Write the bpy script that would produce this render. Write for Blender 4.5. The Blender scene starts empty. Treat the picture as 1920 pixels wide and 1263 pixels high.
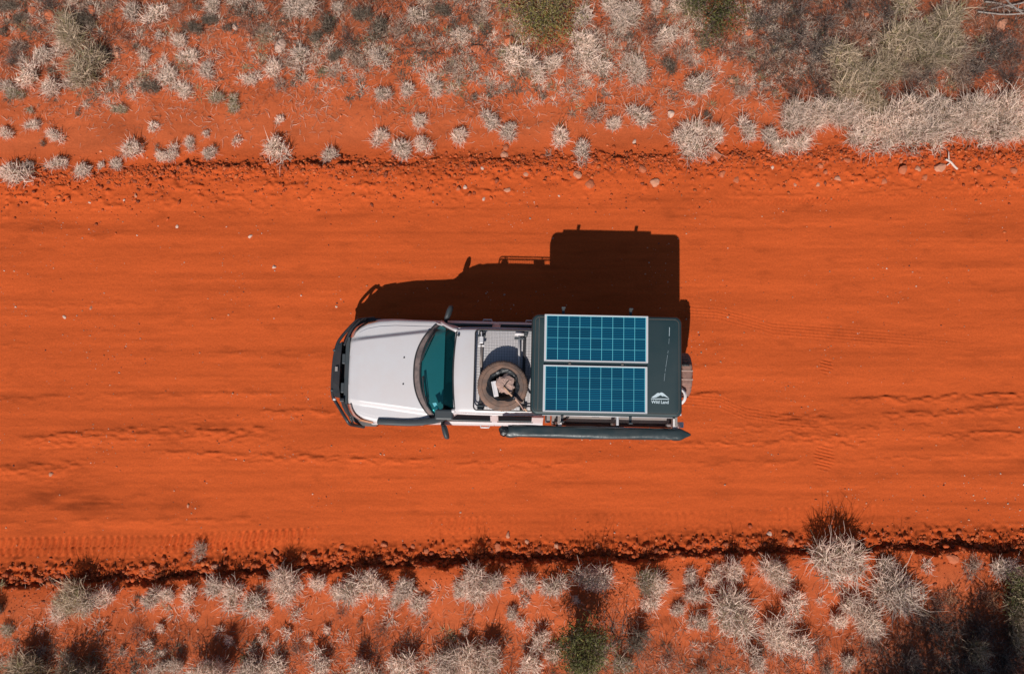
import bpy, bmesh, math, random
import numpy as np
from mathutils import Vector, Matrix

PI = math.pi
random.seed(7); np.random.seed(7)
sc = bpy.context.scene
col = sc.collection

# ------------------------------------------------------------------ camera
H = 15.2
TILT = math.radians(6.5)
cam_d = bpy.data.cameras.new('drone_camera')
cam = bpy.data.objects.new('drone_camera', cam_d); col.objects.link(cam)
cam_d.sensor_width = 36; cam_d.lens = 28.0
cam_d.clip_start = 0.1; cam_d.clip_end = 2000
cam.location = (0, 0, H); cam.rotation_euler = (TILT, 0, 0)
sc.camera = cam
sc.render.resolution_x = 1024; sc.render.resolution_y = 673

# ------------------------------------------------------------------ sky and sun
SH = (0.215, 0.93)                       # shadow shift in metres per metre of height
elev = math.atan(1 / math.hypot(*SH))
w = bpy.data.worlds.new('World'); sc.world = w; w.use_nodes = True
nt = w.node_tree
bg = nt.nodes['Background']
sky = nt.nodes.new('ShaderNodeTexSky'); sky.sky_type = 'NISHITA'; sky.sun_disc = False
sky.sun_elevation = elev
sky.sun_rotation = math.atan2(-SH[0], -SH[1])
sky.altitude = 500; sky.dust_density = 0.6
nt.links.new(sky.outputs[0], bg.inputs[0]); bg.inputs[1].default_value = 0.06
sl = bpy.data.lights.new('sun', 'SUN'); sl.energy = 4.6; sl.angle = math.radians(0.5)
sl.color = (1.0, 0.95, 0.885)
so = bpy.data.objects.new('sun', sl); col.objects.link(so)
so.rotation_euler = Vector((-SH[0], -SH[1], 1)).to_track_quat('Z', 'Y').to_euler()
sc.view_settings.view_transform = 'Standard'; sc.view_settings.look = 'None'
sc.view_settings.gamma = 1; sc.view_settings.exposure = 0
sc.view_settings.use_curve_mapping = False

# ------------------------------------------------------------------ helpers
FPX = 28.0 / 36 * 1920
def at(px, py, z=0.0):
    """a point of the photograph (1920 px wide) to the place where it stands, in metres"""
    u = (np.asarray(px, float) - 960) / FPX; v = (631.5 - np.asarray(py, float)) / FPX
    dz = v * math.sin(TILT) - math.cos(TILT)
    k = (z - H) / dz
    return u * k, (v * math.cos(TILT) + math.sin(TILT)) * k

def tag(o, label=None, cat=None, group=None, kind=None):
    if label: o['label'] = label
    if cat: o['category'] = cat
    if group: o['group'] = group
    if kind: o['kind'] = kind
    return o

def mesh_obj(name, verts, faces, mat, parent=None, smooth=False, mesh_only=False):
    m = bpy.data.meshes.new(name)
    m.from_pydata([tuple(v) for v in verts], [], faces); m.update()
    if mat: m.materials.append(mat)
    if smooth: m.polygons.foreach_set('use_smooth', [True] * len(m.polygons))
    if mesh_only: return m
    o = bpy.data.objects.new(name, m); col.objects.link(o)
    if parent: o.parent = parent
    return o

def big_mesh(name, V, Q, mat, tri=False):
    k = Q.shape[1]
    m = bpy.data.meshes.new(name)
    m.vertices.add(len(V)); m.vertices.foreach_set('co', V.astype(np.float32).ravel())
    m.loops.add(Q.size); m.loops.foreach_set('vertex_index', Q.astype(np.int32).ravel())
    m.polygons.add(len(Q))
    m.polygons.foreach_set('loop_start', np.arange(0, Q.size, k, dtype=np.int32))
    m.polygons.foreach_set('loop_total', np.full(len(Q), k, dtype=np.int32))
    m.update(calc_edges=True)
    if mat: m.materials.append(mat)
    return m

def point_color(m, name, arr):
    a = m.attributes.new(name, 'FLOAT_COLOR', 'POINT')
    out = np.ones((len(arr), 4), np.float32); out[:, :arr.shape[1]] = arr
    a.data.foreach_set('color', out.ravel())

def bm_obj(name, bm, mat, parent=None, smooth=False, auto=None):
    m = bpy.data.meshes.new(name); bm.to_mesh(m); bm.free()
    if mat: m.materials.append(mat)
    if smooth: m.polygons.foreach_set('use_smooth', [True] * len(m.polygons))
    o = bpy.data.objects.new(name, m); col.objects.link(o)
    if parent: o.parent = parent
    return o

# value noise on a lattice
_lat = np.random.RandomState(3).rand(512, 512)
def vn(x, y, sx, sy=None, seed=0):
    sy = sy or sx
    X = x / sx + seed * 17.37 + 1000; Y = y / sy + seed * 31.71 + 1000
    xi = np.floor(X).astype(int); yi = np.floor(Y).astype(int)
    fx = X - xi; fy = Y - yi
    fx = fx * fx * (3 - 2 * fx); fy = fy * fy * (3 - 2 * fy)
    g = lambda a, b: _lat[a % 512, b % 512]
    return ((g(xi, yi) * (1 - fx) + g(xi + 1, yi) * fx) * (1 - fy)
            + (g(xi, yi + 1) * (1 - fx) + g(xi + 1, yi + 1) * fx) * fy) * 2 - 1
def fbm(x, y, sx, sy=None, seed=0, n=4, gain=.5):
    sy = sy or sx; r = 0; a = 1
    for i in range(n):
        r = r + a * vn(x, y, sx / 2 ** i, sy / 2 ** i, seed + i * 5.3); a *= gain
    return r
def sstep(a, b, x):
    t = np.clip((x - a) / (b - a), 0, 1); return t * t * (3 - 2 * t)

# ------------------------------------------------------------------ materials
def mat_base(name):
    m = bpy.data.materials.new(name); m.use_nodes = True
    return m, m.node_tree.nodes, m.node_tree.links, m.node_tree.nodes['Principled BSDF']
def N(ns, t, **k):
    n = ns.new(t)
    for a, b in k.items(): setattr(n, a, b)
    return n
def simple(name, c, rough=.6, metal=0.0, coat=0.0, dust=0.0, dustc=(.30, .13, .07), dscale=3.0, bump=0.0, bscale=60, spec=.5):
    m, ns, ln, b = mat_base(name)
    b.inputs['Base Color'].default_value = (*c, 1); b.inputs['Roughness'].default_value = rough
    b.inputs['Metallic'].default_value = metal; b.inputs['Coat Weight'].default_value = coat
    b.inputs['Specular IOR Level'].default_value = spec
    tc = N(ns, 'ShaderNodeTexCoord')
    if dust:
        n1 = N(ns, 'ShaderNodeTexNoise'); n1.inputs['Scale'].default_value = dscale; n1.inputs['Detail'].default_value = 8
        n1.inputs['Roughness'].default_value = .65
        ln.new(tc.outputs['Object'], n1.inputs['Vector'])
        r = N(ns, 'ShaderNodeMapRange'); r.inputs[1].default_value = .35; r.inputs[2].default_value = .75
        r.inputs[3].default_value = 0.15 * dust; r.inputs[4].default_value = dust
        ln.new(n1.outputs[0], r.inputs[0])
        mx = N(ns, 'ShaderNodeMix', data_type='RGBA'); ln.new(r.outputs[0], mx.inputs[0])
        mx.inputs[6].default_value = (*c, 1); mx.inputs[7].default_value = (*dustc, 1)
        ln.new(mx.outputs[2], b.inputs['Base Color'])
        r2 = N(ns, 'ShaderNodeMapRange'); r2.inputs[3].default_value = rough; r2.inputs[4].default_value = .9
        ln.new(r.outputs[0], r2.inputs[0]); ln.new(r2.outputs[0], b.inputs['Roughness'])
    if bump:
        n2 = N(ns, 'ShaderNodeTexNoise'); n2.inputs['Scale'].default_value = bscale; n2.inputs['Detail'].default_value = 4
        ln.new(tc.outputs['Object'], n2.inputs['Vector'])
        bp = N(ns, 'ShaderNodeBump'); bp.inputs['Strength'].default_value = bump; bp.inputs['Distance'].default_value = .01
        ln.new(n2.outputs[0], bp.inputs['Height']); ln.new(bp.outputs[0], b.inputs['Normal'])
    return m

M = {}
M['paint'] = simple('silver_paint', (.64, .62, .63), .38, .12, .4, dust=.26, dustc=(.48, .30, .23), dscale=1.6)
M['black'] = simple('black_steel', (.014, .022, .027), .42, 0, .1, dust=.22, dustc=(.16, .08, .06), dscale=6)
M['plastic'] = simple('dark_plastic', (.03, .043, .05), .5, dust=.15, dustc=(.15, .09, .07), dscale=5)
M['cowl'] = simple('cowl_plastic', (.07, .06, .06), .55, dust=.85, dustc=(.27, .19, .17), dscale=9)
M['tent'] = simple('tent_shell_plastic', (.006, .027, .033), .5, dust=.2, dustc=(.07, .07, .068), dscale=1.4, bump=.15, bscale=220)
M['seam'] = simple('dusty_seam', (.10, .085, .075), .8)
M['alu'] = simple('aluminium', (.62, .62, .64), .45, .25, dust=.2, dustc=(.45, .33, .27), dscale=7)
M['steel'] = simple('dusty_steel', (.36, .34, .33), .5, .5, dust=.6, dustc=(.30, .17, .11), dscale=14)
M['white'] = simple('white_paint', (.72, .70, .70), .5, dust=.3, dustc=(.5, .3, .22), dscale=10)
M['logo'] = simple('logo_print', (.55, .64, .68), .6, dust=.3, dustc=(.25, .32, .35), dscale=30)
M['rubber'] = simple('dusty_rubber', (.055, .055, .055), .8, dust=1.0, dustc=(.30, .165, .11), dscale=5, bump=.5, bscale=40)
M['rubber2'] = simple('tyre_rubber', (.02, .02, .02), .8, dust=.7, dustc=(.25, .11, .06), dscale=6, bump=.4)
M['awning'] = simple('awning_vinyl', (.020, .036, .040), .27, 0, .15, dust=.3, dustc=(.09, .075, .07), dscale=5, bump=.5, bscale=9)
M['tray'] = simple('tray_paint', (.30, .28, .27), .7, dust=.6, dustc=(.26, .17, .14), dscale=5)
M['traypink'] = simple('dusty_dropside', (.36, .235, .21), .7, dust=.6, dustc=(.34, .17, .13), dscale=3)
M['brown'] = simple('dusty_brown_rail', (.12, .05, .04), .8)
M['sack'] = simple('dusty_canvas', (.45, .31, .26), .9, dust=.7, dustc=(.28, .14, .1), dscale=9, bump=.9, bscale=16)
M['wood'] = simple('wood_handle', (.50, .30, .19), .6, dust=.5, dustc=(.30, .15, .09), dscale=20)
M['blackbag'] = simple('black_plastic_sheet', (.012, .013, .015), .4, bump=.8, bscale=18)
M['rim'] = simple('wheel_rim', (.35, .35, .36), .4, .6, dust=.4)
M['sticker'] = simple('blue_sticker', (.10, .38, .45), .6)
M['seat'] = simple('seat_fabric', (.035, .06, .07), .85, bump=.3)
M['dash'] = simple('dashboard_plastic', (.018, .03, .034), .6)
M['lampred'] = simple('red_lamp_lens', (.35, .02, .015), .25)
M['lampw'] = simple('headlight_lens', (.62, .55, .52), .12, .55, .6)
M['lampo'] = simple('indicator_lens', (.70, .25, .08), .2, 0, .5)
M['rustbrown'] = simple('dusty_spare_cover', (.19, .10, .08), .8, dust=.8, dustc=(.33, .19, .15), dscale=11, bump=.6)

def glass(name, tint, back, k):
    m, ns, ln, b = mat_base(name)
    tr = N(ns, 'ShaderNodeBsdfTransparent'); tr.inputs[0].default_value = (*tint, 1)
    b.inputs['Base Color'].default_value = (*back, 1); b.inputs['Roughness'].default_value = .04; b.inputs['Specular IOR Level'].default_value = .3
    mx = N(ns, 'ShaderNodeMixShader'); mx.inputs[0].default_value = k
    ln.new(tr.outputs[0], mx.inputs[1]); ln.new(b.outputs[0], mx.inputs[2])
    ln.new(mx.outputs[0], ns['Material Output'].inputs[0])
    return m
M['glass'] = glass('windscreen_glass', (.24, .70, .74), (.002, .028, .034), .44)
M['glass2'] = glass('side_window_glass', (.22, .30, .32), (.004, .012, .016), .95); M['glass2'].node_tree.nodes['Principled BSDF'].inputs['Specular IOR Level'].default_value = .008

def soil_material():
    m, ns, ln, b = mat_base('red_soil')
    at_ = N(ns, 'ShaderNodeAttribute'); at_.attribute_name = 'soil'
    tc = N(ns, 'ShaderNodeTexCoord')
    mp = N(ns, 'ShaderNodeMapping'); mp.inputs['Scale'].default_value = (.35, 2.6, 1)
    ln.new(tc.outputs['Object'], mp.inputs[0])
    n1 = N(ns, 'ShaderNodeTexNoise'); n1.inputs['Scale'].default_value = 1.2; n1.inputs['Detail'].default_value = 10; n1.inputs['Roughness'].default_value = .62
    ln.new(mp.outputs[0], n1.inputs[0])
    n2 = N(ns, 'ShaderNodeTexNoise'); n2.inputs['Scale'].default_value = 26; n2.inputs['Detail'].default_value = 6; n2.inputs['Roughness'].default_value = .7
    ln.new(tc.outputs['Object'], n2.inputs[0])
    n3 = N(ns, 'ShaderNodeTexNoise'); n3.inputs['Scale'].default_value = 130; n3.inputs['Detail'].default_value = 3
    ln.new(tc.outputs['Object'], n3.inputs[0])
    def mr(src, a, b_, c, d):
        r = N(ns, 'ShaderNodeMapRange'); ln.new(src, r.inputs[0])
        for i, v in enumerate((a, b_, c, d)): r.inputs[i + 1].default_value = v
        return r.outputs[0]
    def mul(a, b_):
        r = N(ns, 'ShaderNodeMath', operation='MULTIPLY'); ln.new(a, r.inputs[0]); ln.new(b_, r.inputs[1]); return r.outputs[0]
    v = mul(mul(mr(n1.outputs[0], .3, .7, .86, 1.09), mr(n2.outputs[0], .3, .7, .86, 1.12)), mr(n3.outputs[0], .3, .7, .90, 1.10))
    hs = N(ns, 'ShaderNodeVectorMath', operation='SCALE')
    ln.new(at_.outputs['Color'], hs.inputs[0]); ln.new(v, hs.inputs['Scale'])
    # pale grit flecks
    vo = N(ns, 'ShaderNodeTexVoronoi'); vo.inputs['Scale'].default_value = 17; ln.new(tc.outputs['Object'], vo.inputs[0])
    fl = mr(vo.outputs['Distance'], .05, .09, 1, 0)
    wn = N(ns, 'ShaderNodeSeparateColor'); ln.new(vo.outputs['Color'], wn.inputs[0])
    sel = mr(wn.outputs[0], .80, .93, 0, .8)
    ff = mul(fl, sel)
    mx = N(ns, 'ShaderNodeMix', data_type='RGBA'); ln.new(ff, mx.inputs[0]); ln.new(hs.outputs[0], mx.inputs[6])
    mx.inputs[7].default_value = (.60, .25, .13, 1)
    ln.new(mx.outputs[2], b.inputs['Base Color'])
    b.inputs['Roughness'].default_value = .95; b.inputs['Specular IOR Level'].default_value = .12
    bp = N(ns, 'ShaderNodeBump'); bp.inputs['Strength'].default_value = .55; bp.inputs['Distance'].default_value = .012
    ad = N(ns, 'ShaderNodeMath', operation='ADD'); ln.new(n2.outputs[0], ad.inputs[0]); ln.new(n3.outputs[0], ad.inputs[1])
    ln.new(ad.outputs[0], bp.inputs['Height']); ln.new(bp.outputs[0], b.inputs['Normal'])
    return m
M['soil'] = soil_material()

def blade_material(name, trans=.25):
    """colour of each blade comes from its own attribute; each plant shifts it a little"""
    m, ns, ln, b = mat_base(name)
    a = N(ns, 'ShaderNodeAttribute'); a.attribute_name = 'tint'
    oi = N(ns, 'ShaderNodeObjectInfo')
    r = N(ns, 'ShaderNodeMapRange'); r.inputs[3].default_value = .82; r.inputs[4].default_value = 1.1
    ln.new(oi.outputs['Random'], r.inputs[0])
    s = N(ns, 'ShaderNodeVectorMath', operation='SCALE'); ln.new(a.outputs['Color'], s.inputs[0]); ln.new(r.outputs[0], s.inputs['Scale'])
    ln.new(s.outputs[0], b.inputs['Base Color']); b.inputs['Roughness'].default_value = .7
    b.inputs['Specular IOR Level'].default_value = .2
    t = N(ns, 'ShaderNodeBsdfTranslucent'); ln.new(s.outputs[0], t.inputs[0])
    mx = N(ns, 'ShaderNodeMixShader'); mx.inputs[0].default_value = trans
    ln.new(b.outputs[0], mx.inputs[1]); ln.new(t.outputs[0], mx.inputs[2]); ln.new(mx.outputs[0], ns['Material Output'].inputs[0])
    return m
M['blade'] = blade_material('dry_grass_blades', .35)
M['leaf'] = blade_material('bush_leaves', .3)
M['twig'] = blade_material('twigs', 0.0)
M['rock_o'] = simple('red_rock', (.50, .145, .062), .9, dust=.5, dustc=(.46, .10, .035), dscale=4, bump=.8, bscale=14)
M['rock_p'] = simple('pale_rock', (.56, .26, .16), .9, dust=.6, dustc=(.55, .20, .10), dscale=7, bump=.8, bscale=14)
M['rock_w'] = simple('white_stone', (.62, .42, .33), .85, dust=.5, dustc=(.55, .3, .2), dscale=9, bump=.5)
M['bone'] = simple('bleached_wood', (.66, .52, .45), .85, dust=.3, dustc=(.5, .3, .2), dscale=12)

# ------------------------------------------------------------------ terrain heights
def wl(pts):                                 # polyline of photo points -> function y(x) in metres
    P = [at(a, b) for a, b in pts]
    X = np.array([float(p[0]) for p in P]); Y = np.array([float(p[1]) for p in P])
    return lambda x: np.interp(x, X, Y), X[0], X[-1]
bank_y, _, _ = wl([(-300, 1105), (0, 1094), (200, 1088), (400, 1080), (640, 1066), (900, 1054), (1100, 1049), (1280, 1041), (1500, 1036), (1700, 1030), (1920, 1034), (2300, 1030)])
ridge_y, _, _ = wl([(-300, 330), (0, 327), (200, 324), (330, 312), (640, 308), (900, 303), (1100, 300), (1280, 294), (1500, 288), (1700, 282), (1920, 288), (2300, 290)])

RIDGES = [  # soft sand ridges and track edges along the road: points, height, width
    ([(60, 820), (180, 808), (300, 803), (420, 806), (500, 803)], .035, .10),
    ([(0, 878), (60, 872), (150, 868)], .03, .12),
    ([(320, 846), (480, 850), (640, 857), (790, 861)], .030, .06),
    ([(500, 772), (570, 768), (640, 772)], .028, .06),
    ([(1280, 741), (1340, 738)], .03, .05),
    ([(1600, 748), (1660, 744), (1760, 742), (1840, 738), (1920, 737)], .04, .06),
    ([(1640, 772), (1720, 776), (1850, 765), (1920, 760)], .03, .08),
    ([(1440, 778), (1500, 780), (1560, 784)], .035, .07),
    ([(1480, 812), (1540, 816), (1620, 822)], .03, .08),
    ([(1760, 815), (1850, 812), (1920, 808)], .035, .06),
    ([(1280, 828), (1380, 829), (1500, 826)], .02, .05),
    ([(1280, 866), (1500, 863), (1700, 856), (1920, 848)], .014, .05),
    ([(860, 868), (1000, 866), (1080, 868)], .018, .08),
    ([(0, 745), (160, 742), (320, 737), (520, 733)], .012, .06),
    ([(400, 662), (500, 660), (600, 657)], .010, .05),
    ([(0, 420), (120, 418)], .010, .06), ([(160, 440), (230, 437)], .010, .05),
    ([(0, 648), (60, 646)], .008, .05),
    ([(0, 983), (80, 978), (200, 973), (320, 970)], .010, .05),
    ([(290, 978), (400, 973), (520, 970)], .012, .06),
    ([(1300, 372), (1500, 366), (1700, 357), (1920, 350)], .012, .05),
    ([(1280, 405), (1600, 418), (1920, 398)], .006, .04),
    ([(0, 570), (120, 571), (250, 568)], .009, .05),
]
def height(x, y):
    by = bank_y(x) + .06 * fbm(x, y, .5, seed=2) + .05 * fbm(x, y, .11, seed=6, n=3); ry = ridge_y(x) + .06 * fbm(x, y, .6, seed=4) + .07 * fbm(x, y, .14, seed=7, n=3)
    road = sstep(-.02, .10, y - by) * (1 - sstep(-.05, .05, y - ry))
    h = .006 * fbm(x, y, 3.0, .35, 1, 5) + .0022 * fbm(x, y, .12, .05, 9, 2)
    h = h + (.0010 * fbm(x, y, 6, .09, 14, 2) + .0010 * fbm(x, y, 3, .05, 15, 1)) * road
    h = h * (.4 + .6 * road)
    # cut bank below the road, in photo terms: verge is higher
    varn = .75 + .35 * vn(x, y, .7, .7, 11)
    d = y - by
    h = h + .24 * varn * (1 - sstep(-.04, .05, d))
    h = h + .05 * np.exp(-((d - .22) / .14) ** 2) * (1 + 1.2 * vn(x, y, .07, .07, 12)) * .8       # loose spoil at its foot
    h = h + .045 * np.abs(fbm(x, y, .1, .08, 13, 3)) * np.exp(-((d - .17) / .24) ** 2)
    # windrow above the road
    e = y - ry
    tw = np.interp(x, [-10, -6.8, -6.2, 1.5, 3.5, 10], [.35, .4, 1.1, 1.0, .45, .45])
    h = h + .075 * (sstep(-.9, -.06, e)) * (1 - sstep(-.05, .13, e)) * (.75 + .6 * vn(x, y, .6, .5, 21)) * tw
    h = h + .045 * np.abs(fbm(x, y, .11, .08, 22, 3)) * (.4 + .6 * tw) * np.exp(-((e + .05) / .22) ** 2)
    h = h + .016 * np.maximum(0, fbm(x, y, .13, .1, 24, 2) - .25) * np.exp(-((e + .4) / .35) ** 2) * 4.0
    h = h + .25 * sstep(.4, 5, e) * (.6 + .5 * vn(x, y, 2.2, 2.2, 26))                       # upper verge rises
    h = h + .03 * fbm(x, y, .7, .7, 27, 4) * sstep(.1, .8, e)
    h = h + .03 * fbm(x, y, .6, .6, 28, 4) * (1 - sstep(-.6, -.1, d))
    for pts, a, wd in RIDGES:
        f, x0, x1 = wl(pts)
        q = y - f(x) - .03 * vn(x, y, .35, .35, a * 1000)
        env = sstep(x0 - .5, x0 + .3, x) * (1 - sstep(x1 - .3, x1 + .5, x)) if abs(x0) < 9.4 and abs(x1) < 9.4 else \
              (sstep(x0 - .5, x0 + .3, x) if x1 > 9 else (1 - sstep(x1 - .3, x1 + .5, x)))
        prof = np.where(q < 0, np.exp(-(q / (wd * 2.2)) ** 2), np.exp(-(q / (wd * .38)) ** 2))
        h = h + 1.0 * a * prof * env * (.55 + .75 * np.clip(fbm(x, y, .16, .06, a * 500 + 3, 3), -.7, 1))
    # churned patches of the road
    for (px, py, rx, ry_, a) in [(150, 830, 2.6, .22, .014), (480, 790, 2.4, .2, .012), (1500, 800, 2.4, .45, .018), (1750, 790, 2.0, .4, .015),
                                 (150, 935, 2.2, .4, .012), (560, 370, 4.5, .35, .014), (1700, 330, 3.0, .3, .010), (200, 350, 3, .35, .016), (450, 850, 2.5, .2, .012), (1300, 820, 1.2, .3, .012)]:
        cx, cy = at(px, py)
        m_ = np.exp(-((x - cx) / rx) ** 4 - ((y - cy) / ry_) ** 4)
        gate = sstep(-.1, .6, fbm(x, y, .9, .16, px + 3, 3))
        h = h + a * 1.1 * m_ * gate * (np.abs(fbm(x, y, .16, .045, px, 3)) - .3)
    # lug print tracks
    for pts, wd, a, pitch in [([(-60, 1026), (300, 1020), (620, 1004)], .17, .034, .135), ([(780, 990), (900, 982), (1000, 985)], .15, .016, .14),
                              ([(1020, 985), (1280, 980), (1500, 970), (1700, 965)], .2, .013, .15), ([(1280, 388), (1600, 372), (1920, 362)], .05, .016, .09)]:
        f, x0, x1 = wl(pts)
        q = y - f(x)
        env = (1 - sstep(wd * .8, wd, np.abs(q))) * sstep(x0 - .2, x0 + .4, x) * (1 - sstep(x1 - .8, x1 + .1, x))
        h = h + a * env * np.tanh(1.6 * np.sin(2 * PI * (x + .35 * np.abs(q) * np.sign(q + .04) - .5 * q) / pitch + 1.4 * vn(x, y, .3, .3, 41))) * (.6 + .4 * vn(x, y, .5, .2, 42))
    # ribbed prints behind the truck
    f, x0, x1 = wl([(1285, 584), (1345, 588), (1400, 602), (1450, 616), (1600, 628), (1750, 640), (1900, 655)])
    q = y - f(x)
    env = (1 - sstep(.12, .15, np.abs(q))) * sstep(3.0, 3.4, x) * (1 - sstep(6.5, 9.5, x))
    h = h + .008 * env * np.sin(2 * PI * q / .06) + .004 * env * np.sin(2 * PI * x / .08)
    f, x0, x1 = wl([(1285, 748), (1350, 754), (1400, 775), (1500, 790), (1600, 795)])
    q = y - f(x)
    env = (1 - sstep(.12, .15, np.abs(q))) * sstep(3.0, 3.4, x) * (1 - sstep(5.0, 6.5, x))
    h = h + .009 * env * np.sin(2 * PI * q / .06) + .004 * env * np.sin(2 * PI * x / .08)
    # one deep shoe-sized tread print and one scuffed print
    for px, py, r in [(1549, 686, .14), (1545, 858, .22)]:
        cx, cy = at(px, py)
        m_ = 1 - sstep(r * .75, r, np.hypot((x - cx), (y - cy) * .85))
        h = h + .018 * m_ * np.sin(2 * PI * ((y - cy) + .25 * (x - cx)) / .062) - .004 * m_
    return h

def soil_colour(x, y):
    by = bank_y(x); ry = ridge_y(x)
    base = np.array([.540, .091, .0205])
    C = np.ones(x.shape + (3,)) * base
    vg = np.maximum(sstep(-.1, .7, y - ry), sstep(-.1, .5, by - y))[..., None]
    C = C * (1 - vg) + np.array([.50, .108, .036]) * vg
    t = fbm(x, y, 5, .5, 51, 4)
    C = C * (1 + .045 * t)[..., None]
    patch = np.clip(fbm(x, y, 1.2, .22, 53, 4) - .45, 0, 1)
    C = C * (1 - .17 * patch)[..., None]
    ln = np.clip(fbm(x, y, 4, .10, 61, 3) - .5, 0, .6) * (1 - vg[..., 0])
    C = C * (1 - .20 * ln)[..., None]
    fine = np.clip(fbm(x, y, 7, .07, 59, 2), -1, 1) * (1 - vg[..., 0])
    C = C * (1 + .05 * fine)[..., None]
    for px_, py_, rx_, ry_, k_ in [(140, 935, 1.7, .33, .42), (60, 872, 1.0, .14, .3), (330, 800, 2.0, .16, .22), (60, 424, .9, .09, .22), (200, 440, .7, .08, .18), (420, 580, 1.5, .2, .10), (1780, 770, 1.6, .3, .18), (1500, 780, 1.3, .22, .15), (1120, 985, 1.8, .2, .12), (1700, 985, 2.0, .22, .14), (60, 745, 1.4, .08, .22), (1600, 650, 1.4, .16, .10), (250, 985, 2.5, .25, .10)]:
        sx_, sy_ = at(px_, py_)
        g_ = np.exp(-((x - sx_) / rx_) ** 2 - ((y - sy_) / ry_) ** 2) * np.clip(.5 + .9 * fbm(x, y, .5, .12, px_, 4), 0, 1.2)
        C = C * (1 - k_ * g_)[..., None]
    scuff = np.clip(fbm(x, y, .45, .16, 60, 4) - .55, 0, .7) * (1 - vg[..., 0])
    C = C * (1 - .22 * scuff)[..., None]
    # soil colour darkened in a band along both road edges
    e1 = np.exp(-((y - by - .12) / .28) ** 2); e2 = np.exp(-((y - ry) / .22) ** 2) * np.interp(x, [-10, -6.8, -6, 1.5, 3.5, 10], [.5, .5, 1.1, 1, .5, .5]) * (.6 + .5 * vn(x, y, 1.5, .3, 54))
    C = C * (1 - .20 * np.clip(e1 + e2, 0, 1))[..., None]
    # plant litter soil in the verges
    up = sstep(1.1, 3.2, y - ry + .7 * fbm(x, y, 1.4, 1.4, 55, 4)) 
    upr = sstep(.2, 2.5, y - ry + .5 * fbm(x, y, 1, 1, 56, 3)) * sstep(3.5, 6, x)
    dn = sstep(1.3, 2.8, by - y + .6 * fbm(x, y, 1.1, 1.1, 57, 4)) * .5 + sstep(.5, 1.6, by - y) * sstep(5.5, 8, x) * .8
    lit = np.clip(up * .55 + upr * .85 + dn, 0, .92)
    mott = .5 + .5 * np.clip(fbm(x, y, .22, .22, 58, 3) * 1.4, -1, 1)
    lit = np.clip(lit * (.55 + .7 * mott), 0, .95)
    L = np.array([.235, .085, .045])
    C = C * (1 - lit[..., None]) + L * lit[..., None]
    return C

def axis(a, b, step, far):
    core = list(np.arange(a, b + step * .5, step)); g = step; lo = []; v = a
    while v > -far: g *= 1.35; v -= g; lo.append(v)
    g = step; hi = []; v = b
    while v < far: g *= 1.35; v += g; hi.append(v)
    return np.array(lo[::-1] + core + hi)
xs = axis(-10.7, 10.7, .021, 600); ys = axis(-4.9, 9.0, .021, 600)
GX, GY = np.meshgrid(xs, ys)
GZ = height(np.clip(GX, -40, 40), np.clip(GY, -40, 40))
V = np.stack([GX, GY, GZ], -1).reshape(-1, 3)
Cc = soil_colour(GX, GY).reshape(-1, 3)
ny, nx = GX.shape
idx = np.arange(nx * ny).reshape(ny, nx)
Q = np.stack([idx[:-1, :-1], idx[:-1, 1:], idx[1:, 1:], idx[1:, :-1]], -1).reshape(-1, 4)
fc = V[Q[:, 0]]
isroad = (fc[:, 1] > bank_y(fc[:, 0])) & (fc[:, 1] < ridge_y(fc[:, 0]) + .08)
for nm, msk in (('dirt_road', isroad), ('ground', ~isroad)):
    q = Q[msk]; used, inv = np.unique(q, return_inverse=True)
    me = big_mesh(nm, V[used], inv.reshape(-1, 4), M['soil'])
    point_color(me, 'soil', Cc[used])
    me.polygons.foreach_set('use_smooth', np.ones(len(q), bool))
    o = bpy.data.objects.new(nm, me); col.objects.link(o); tag(o, kind='structure')
def gz(x, y): return float(height(np.array([x]), np.array([y]))[0])
def gza(x, y): return height(np.asarray(x), np.asarray(y))

# ------------------------------------------------------------------ geometry helpers
def tube_vf(path, r, seg=8, close=False, taper=None):
    P = [Vector(p) for p in path]; vs = []; fs = []
    n = len(P)
    for i, p in enumerate(P):
        a = P[(i - 1) % n] if (i > 0 or close) else P[0]
        b = P[(i + 1) % n] if (i < n - 1 or close) else P[-1]
        t = (b - a).normalized()
        up = Vector((0, 0, 1)) if abs(t.z) < .9 else Vector((1, 0, 0))
        s = t.cross(up).normalized(); u = s.cross(t)
        rr = r if taper is None else r * taper[i]
        for k in range(seg):
            an = 2 * PI * k / seg
            vs.append(p + s * math.cos(an) * rr + u * math.sin(an) * rr)
    m = n if close else n - 1
    for i in range(m):
        for k in range(seg):
            a = i * seg + k; b = i * seg + (k + 1) % seg
            c = ((i + 1) % n) * seg + (k + 1) % seg; d = ((i + 1) % n) * seg + k
            fs.append((a, b, c, d))
    if not close:
        fs.append(tuple(range(seg))[::-1]); fs.append(tuple((n - 1) * seg + k for k in range(seg)))
    return vs, fs
def merge(*vf):
    V_, F_ = [], []
    for v, f in vf:
        o = len(V_); V_ += list(v); F_ += [tuple(i + o for i in q) for q in f]
    return V_, F_
def box_vf(x0, x1, y0, y1, z0, z1):
    v = [(x, y, z) for x in (x0, x1) for y in (y0, y1) for z in (z0, z1)]
    f = [(0, 1, 3, 2), (4, 6, 7, 5), (0, 4, 5, 1), (2, 3, 7, 6), (0, 2, 6, 4), (1, 5, 7, 3)]
    return v, f
def smoothpath(P, it=2):
    P = [Vector(p) for p in P]
    for _ in range(it):
        Q_ = [P[0]]
        for a, b in zip(P[:-1], P[1:]): Q_ += [a * .75 + b * .25, a * .25 + b * .75]
        P = Q_ + [P[-1]]
    return P
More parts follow.
